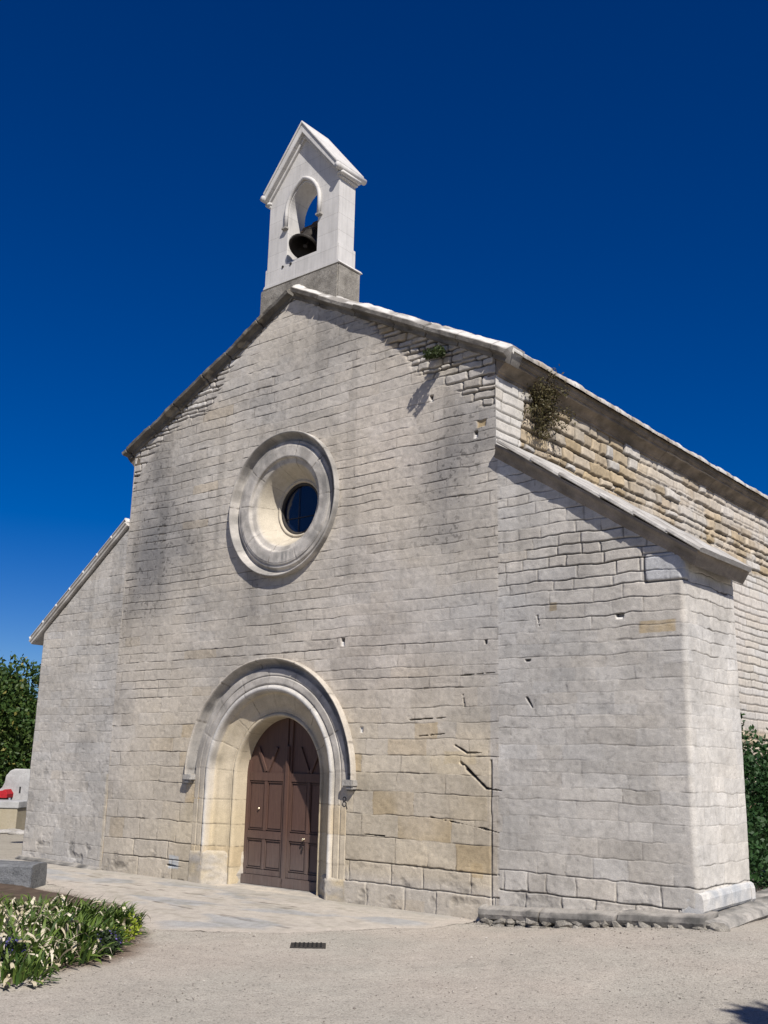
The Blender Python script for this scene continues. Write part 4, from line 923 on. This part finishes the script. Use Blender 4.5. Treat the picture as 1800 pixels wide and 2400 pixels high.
# flower bed
def blades(r,bx,by,n,L0,L1,w,spread,bend,c0,c1,z0=None,tipc=None,rad=.2,kink=0.):
    V=[];Fc=[];C=[]
    for i in range(n):
        a=r.uniform(0,2*math.pi); br=rad*math.sqrt(r.rand()); aa=a+r.normal()*.6; x=bx+br*math.cos(a); y=by+br*math.sin(a); z=G0+.03 if z0 is None else z0
        L=r.uniform(L0,L1); th=abs(r.normal())*spread; p=np.array([x,y,z]); hd=np.array([math.cos(aa),math.sin(aa),0]); sd=np.array([-hd[1],hd[0],0]); K=8; ww=w*r.uniform(.6,1.3)
        c=np.array(c0)+(np.array(c1)-np.array(c0))*r.rand(); tw=r.normal()*.5; kk=r.randint(3,7); b0=len(V)
        for k in range(K+1):
            f=k/K; wd=ww*(math.sin(math.pi*min(1,f*.85+.15)))**.6*(1-f**6)+.0008
            sdd=sd*math.cos(tw*f)+np.array([0,0,1])*math.sin(tw*f)
            V+= [p-sdd*wd/2,p+sdd*wd/2]; cc=c if tipc is None else c+(np.array(tipc)-c)*f**2; C+=[cc,cc]
            th_=th+bend*r.uniform(.6,1.2)*f*f*2.2
            if kink and k>=kk: th_+=kink
            p=p+(hd*math.sin(th_)+np.array([0,0,1])*math.cos(th_))*L/K
            p[2]=max(p[2],G0+.03)
        for k in range(K): Fc.append([b0+2*k,b0+2*k+1,b0+2*k+3,b0+2*k+2])
    return np.array(V),np.array(Fc),np.array(C)
def cat_(L):
    V=[];Fc=[];C=[];o=0
    for v,f,c in L: V.append(v);Fc.append(f+o);C.append(c);o+=len(v)
    return np.vstack(V),np.vstack(Fc),np.vstack(C)
GRA,GRB=(.022,.055,.010),(.13,.19,.035)
def clump(label,x,y,ng,nd,seed,L=.5,name='leafy_clump',rad=.28,dryc=((.42,.36,.24),(.66,.6,.47)),nf=1,spread=.55):
    t=thing(name,label,'garden plant',(x,y,G0),'leafy clumps in the flower bed'); r=np.random.RandomState(seed)
    V,Fc,C=cat_([blades(r,x,y,int(ng*.7),L*.6,L,.029,spread,.7,GRA,GRB,rad=rad),blades(r,x,y,ng//3,L*.35,L*.6,.022,.9,.5,GRA,(.06,.12,.02),rad=rad*1.1)]); npmesh('green_leaves',V,Fc,M_leaf,C,t)
    if nd:
        V,Fc,C=cat_([blades(r,x,y,int(nd*.8),L*.7,L*1.15,.036,spread,1.1,*dryc,rad=rad,kink=.8),blades(r,x,y,nd//2,L*.3,L*.7,.035,.8,1.3,(.5,.42,.28),(.68,.6,.42),rad=rad*1.2,kink=1.2)]); npmesh('dry_leaves',V,Fc,M_dry,C,t)
    return t
def gp(x,y,z=G0):
    d=FV*FPX+RV*(x-900)-UV*(y-1200); t=(z-CAM[2])/d[2]; return CAM+d*t
for k,(lab,px,py,ng,nd,L,rad,spread) in enumerate((
 ('clump with many bleached drooping leaves at the back left of the flower bed',30,2185,150,85,.46,.36,.55),
 ('clump with bleached leaves at the back, just right of the back left one',95,2178,170,75,.46,.36,.55),
 ('mixed green and bleached clump at the back middle of the flower bed',155,2182,230,38,.42,.36,.5),
 ('green upright clump at the back right of the bed, nearest the door',212,2188,300,20,.38,.34,.45),
 ('small green clump at the right tip of the flower bed',262,2192,260,14,.34,.28,.5),
 ('clump with bleached leaves at the left edge of the bed, middle row',-20,2222,140,80,.48,.4,.6),
 ('clump with curling straw leaves left of the bed middle',48,2226,150,70,.46,.36,.6),
 ('clump with arching straw leaves in the middle of the bed',112,2222,200,42,.42,.36,.6),
 ('dense green clump right of the middle of the bed',172,2224,280,24,.38,.34,.5),
 ('dark green clump beside the violet flowers',205,2228,240,16,.32,.28,.6),
 ('clump with long yellow-green blades at the front left of the bed',60,2266,110,36,.44,.34,.8),
 ('low green clump with a pale upright leaf at the front of the bed',140,2256,220,14,.30,.34,.7),
 ('drooping clump with pale leaves at the front left edge of the bed',-10,2272,150,60,.42,.36,.7),
 ('low dark clump at the very front left of the bed',20,2300,170,16,.26,.34,.8),
 ('clump of dry leaves beyond the left back row of the bed',-70,2180,150,80,.46,.4,.55))):
    P=gp(px,py); clump(lab,P[0],P[1],ng,nd,41+k,L,rad=rad,spread=spread)
def tuft(name,label,cat,x,y,rad,hgt,c0,c1,n,size,seed,asp=1.4):
    t=thing(name,label,cat,(x,y,G0)); foliage('leaves',[(x,y,G0+hgt*.45,rad,hgt/rad*.5),(x+rad*.5,y-rad*.3,G0+hgt*.3,rad*.7,.6),(x-rad*.5,y+rad*.3,G0+hgt*.35,rad*.7,.6)],n,size,c0,c1,t,seed,shell=.2,asp=asp,zmin=G0); 
    q=MB(); 
    for k in range(5): a=k*1.3; q.tube([(x,y,G0),(x+rad*.5*math.cos(a),y+rad*.5*math.sin(a),G0+hgt*.5)],.006,5,.5)
    q.build('stems',M_bark,t); return t
tuft('bright_shrub','bright yellow-green small shrub at the right tip of the flower bed','shrub',*gp(288,2208)[:2],.20,.32,(.16,.22,.02),(.34,.40,.04),2600,.028,61)
V1=gp(246,2236); pf=tuft('purple_flower','low violet-flowered plant beside the yellow-green shrub','flower',V1[0],V1[1],.16,.24,(.025,.05,.02),(.05,.07,.03),1500,.03,62)
P,d,k=crown_pts([(V1[0],V1[1],G0+.11,.15,.8)],110,63,.75); P=P[P[:,2]>G0+.05]; V,Fc,C=cards(P,.02,None,lerp(np.broadcast_to(np.array([.05,.03,.16]),(len(P),3)),np.array([.14,.10,.36]),R.rand(len(P))),1.2,.3,64); tag(npmesh('petals',V,Fc,M_leaf,C,pf,smooth=False),kind='stuff')
V2=gp(2,2272); pf=tuft('purple_flower','dark violet plant at the left edge of the flower bed','flower',V2[0],V2[1],.22,.24,(.02,.03,.03),(.04,.05,.05),1200,.03,65)
P,d,k=crown_pts([(V2[0],V2[1],G0+.14,.2,.7)],300,66,.75); P=P[P[:,2]>G0+.05]; V,Fc,C=cards(P,.02,None,lerp(np.broadcast_to(np.array([.03,.025,.10]),(len(P),3)),np.array([.09,.08,.26]),R.rand(len(P))),1.2,.3,67); tag(npmesh('petals',V,Fc,M_leaf,C,pf,smooth=False),kind='stuff')

# ---------------------------------------------------------------- left background
def gp(x,y,z=G0):
    "ground spot for authoring"
    d=FV*FPX+RV*(x-900)-UV*(y-1200); t=(z-CAM[2])/d[2]; return CAM+d*t
# dark stone kerb block beside the flower bed
a=gp(107,2074); dirl=np.array([-.80,-.60]); dirl/=np.linalg.norm(dirl)
t=thing('stone_trough','dark grey weathered stone block lying between flower bed and chapel','stone block',(a[0],a[1],G0))
beam('block',(a[0],a[1],G0-.03),(a[0]+dirl[0]*2.6,a[1]+dirl[1]*2.6,G0-.03),(dirl[1]*-1,dirl[0],0),(0,0,1),[(0,0),(.62,0),(.62,.33),(.58,.36),(.05,.36),(0,.33)],1.4,M_dark,lambda T,a,b,rb,n:np.broadcast_to(np.array([.13,.13,.13]),T.shape+(3,))*1.,t,.004,.02,seed=90)
# low stub wall joined to the left buttress
t=thing('low_wall','low pale battered wall stub joined to the left buttress','wall',(-6.7,.9,G0))
beam('masonry',(-6.52,1.0,G0-.1),(-7.15,1.0,G0-.1),(0,-1,0),(0,0,1),[(-.25,0),(.40,0),(.24,1.3),(.18,1.75),(-.25,1.78)],1.,M_wall,c_pale,t,.004,.015,seed=91)
# white scrolled tomb stone
fv=gp(62,1958)
def scr(x,y,dist):
    d=FV*FPX+RV*(x-900)-UV*(y-1200); d=d/np.dot(d,FV)*dist; return CAM+d
c0=scr(40,1850,27.5); rt=np.array([RV[0],RV[1],0]); rt/=np.linalg.norm(rt); bk=np.array([-rt[1],rt[0],0])
t=thing('tomb_stone','pale stone tomb with rounded stepped top beyond the left buttress','tomb',(c0[0],c0[1],G0))
def local_prism(c,out,y0,y1):
    q=MB(); q.prism(out,y0,y1); M_=Matrix(((rt[0],bk[0],0,c[0]),(rt[1],bk[1],0,c[1]),(0,0,1,0),(0,0,0,1))); bmesh.ops.transform(q.bm,matrix=M_,verts=q.bm.verts); return q
tz=1.34
local_prism(c0,[(-.62,G0-.1),(.9,G0-.1),(.9,tz-.02),(.25,tz),(-.12,tz),(-.24,tz-.05),(-.30,tz-.14),(-.34,tz-.17),(-.36,tz-.36),(-.42,tz-.5),(-.62,tz-.62)],0,.35).build('slab',M_tomb,t,bevel=.03)
local_prism(c0,[(.06,.72),(.10,.72),(.10,.88),(.06,.88)],-.012,.0).build('slot',M_black,t)  # slot drawn as a thin raised near-black plate, no hollow cut
c1=scr(5,1865,27.0); t=thing('red_cover','small red cloth cover on grey posts beside the pale tomb','cover',(c1[0],c1[1],G0))
zr=scr(5,1870,27.0)[2]
local_prism(c1,[(-.9,zr),(.12,zr),(.13,zr+.10),(.09,zr+.16),(.05,zr+.22),(.0,zr+.19),(-.1,zr+.17),(-.25,zr+.11),(-.9,zr+.02)],0,.5).build('cloth',M_red,t,bevel=.01)
q=local_prism(c1,[(-.18,G0-.05),(-.14,G0-.05),(-.14,zr),(-.18,zr)],.05,.1); q.build('post',M_greyp,t)
q=local_prism(c1,[(.16,G0-.05),(.20,G0-.05),(.20,zr),(.16,zr)],.05,.1); q.build('post',M_greyp,t)
c2=scr(20,1900,26.0); zt=scr(20,1886,26.)[2]
t=thing('ochre_tomb','low ochre stone tomb with grey slab top in front of the red cover','tomb',(c2[0],c2[1],G0))
local_prism(c2,[(-1.6,G0-.1),(.22,G0-.1),(.22,zt-.09),(-1.6,zt-.09)],0,1.).build('chest',M_ochre,t,bevel=.02)
local_prism(c2,[(-1.65,zt-.088),(.25,zt-.088),(.25,zt+.08),(-1.65,zt+.08)],-.03,1.05).build('slab',M_tomb,t,bevel=.02)
# broken edging stones along the path
for i,(x,y) in enumerate(((8,1954),(30,1952),(47,1956))):
    p=gp(x,y); q=MB(); r=bmesh.ops.create_icosphere(q.bm,subdivisions=3,radius=1,matrix=Matrix.Translation((p[0],p[1],G0+.03))@Matrix.Rotation(.9,4,'Z')@Matrix.Diagonal((.2+.05*i,.14,.07,1)))
    for v in r['verts']: v.co.z+=random.uniform(-.012,.012)
    o=q.build('edging_stone',M_base,None,True); tag(o,['leftmost rough edging stone by the sandy path','middle rough edging stone by the sandy path','rough edging stone by the sandy path nearest the chapel'][i],'stone','edging stones by the sandy path')
# tree beside the visitor whose shade reaches the lower right corner
tree('leafy plane tree to the right of the square whose shade falls on the gravel',13.3,-5.93,5.72,1.8,G1,G2,71,n=22000,size=.17)
bpy.context.view_layer.update()
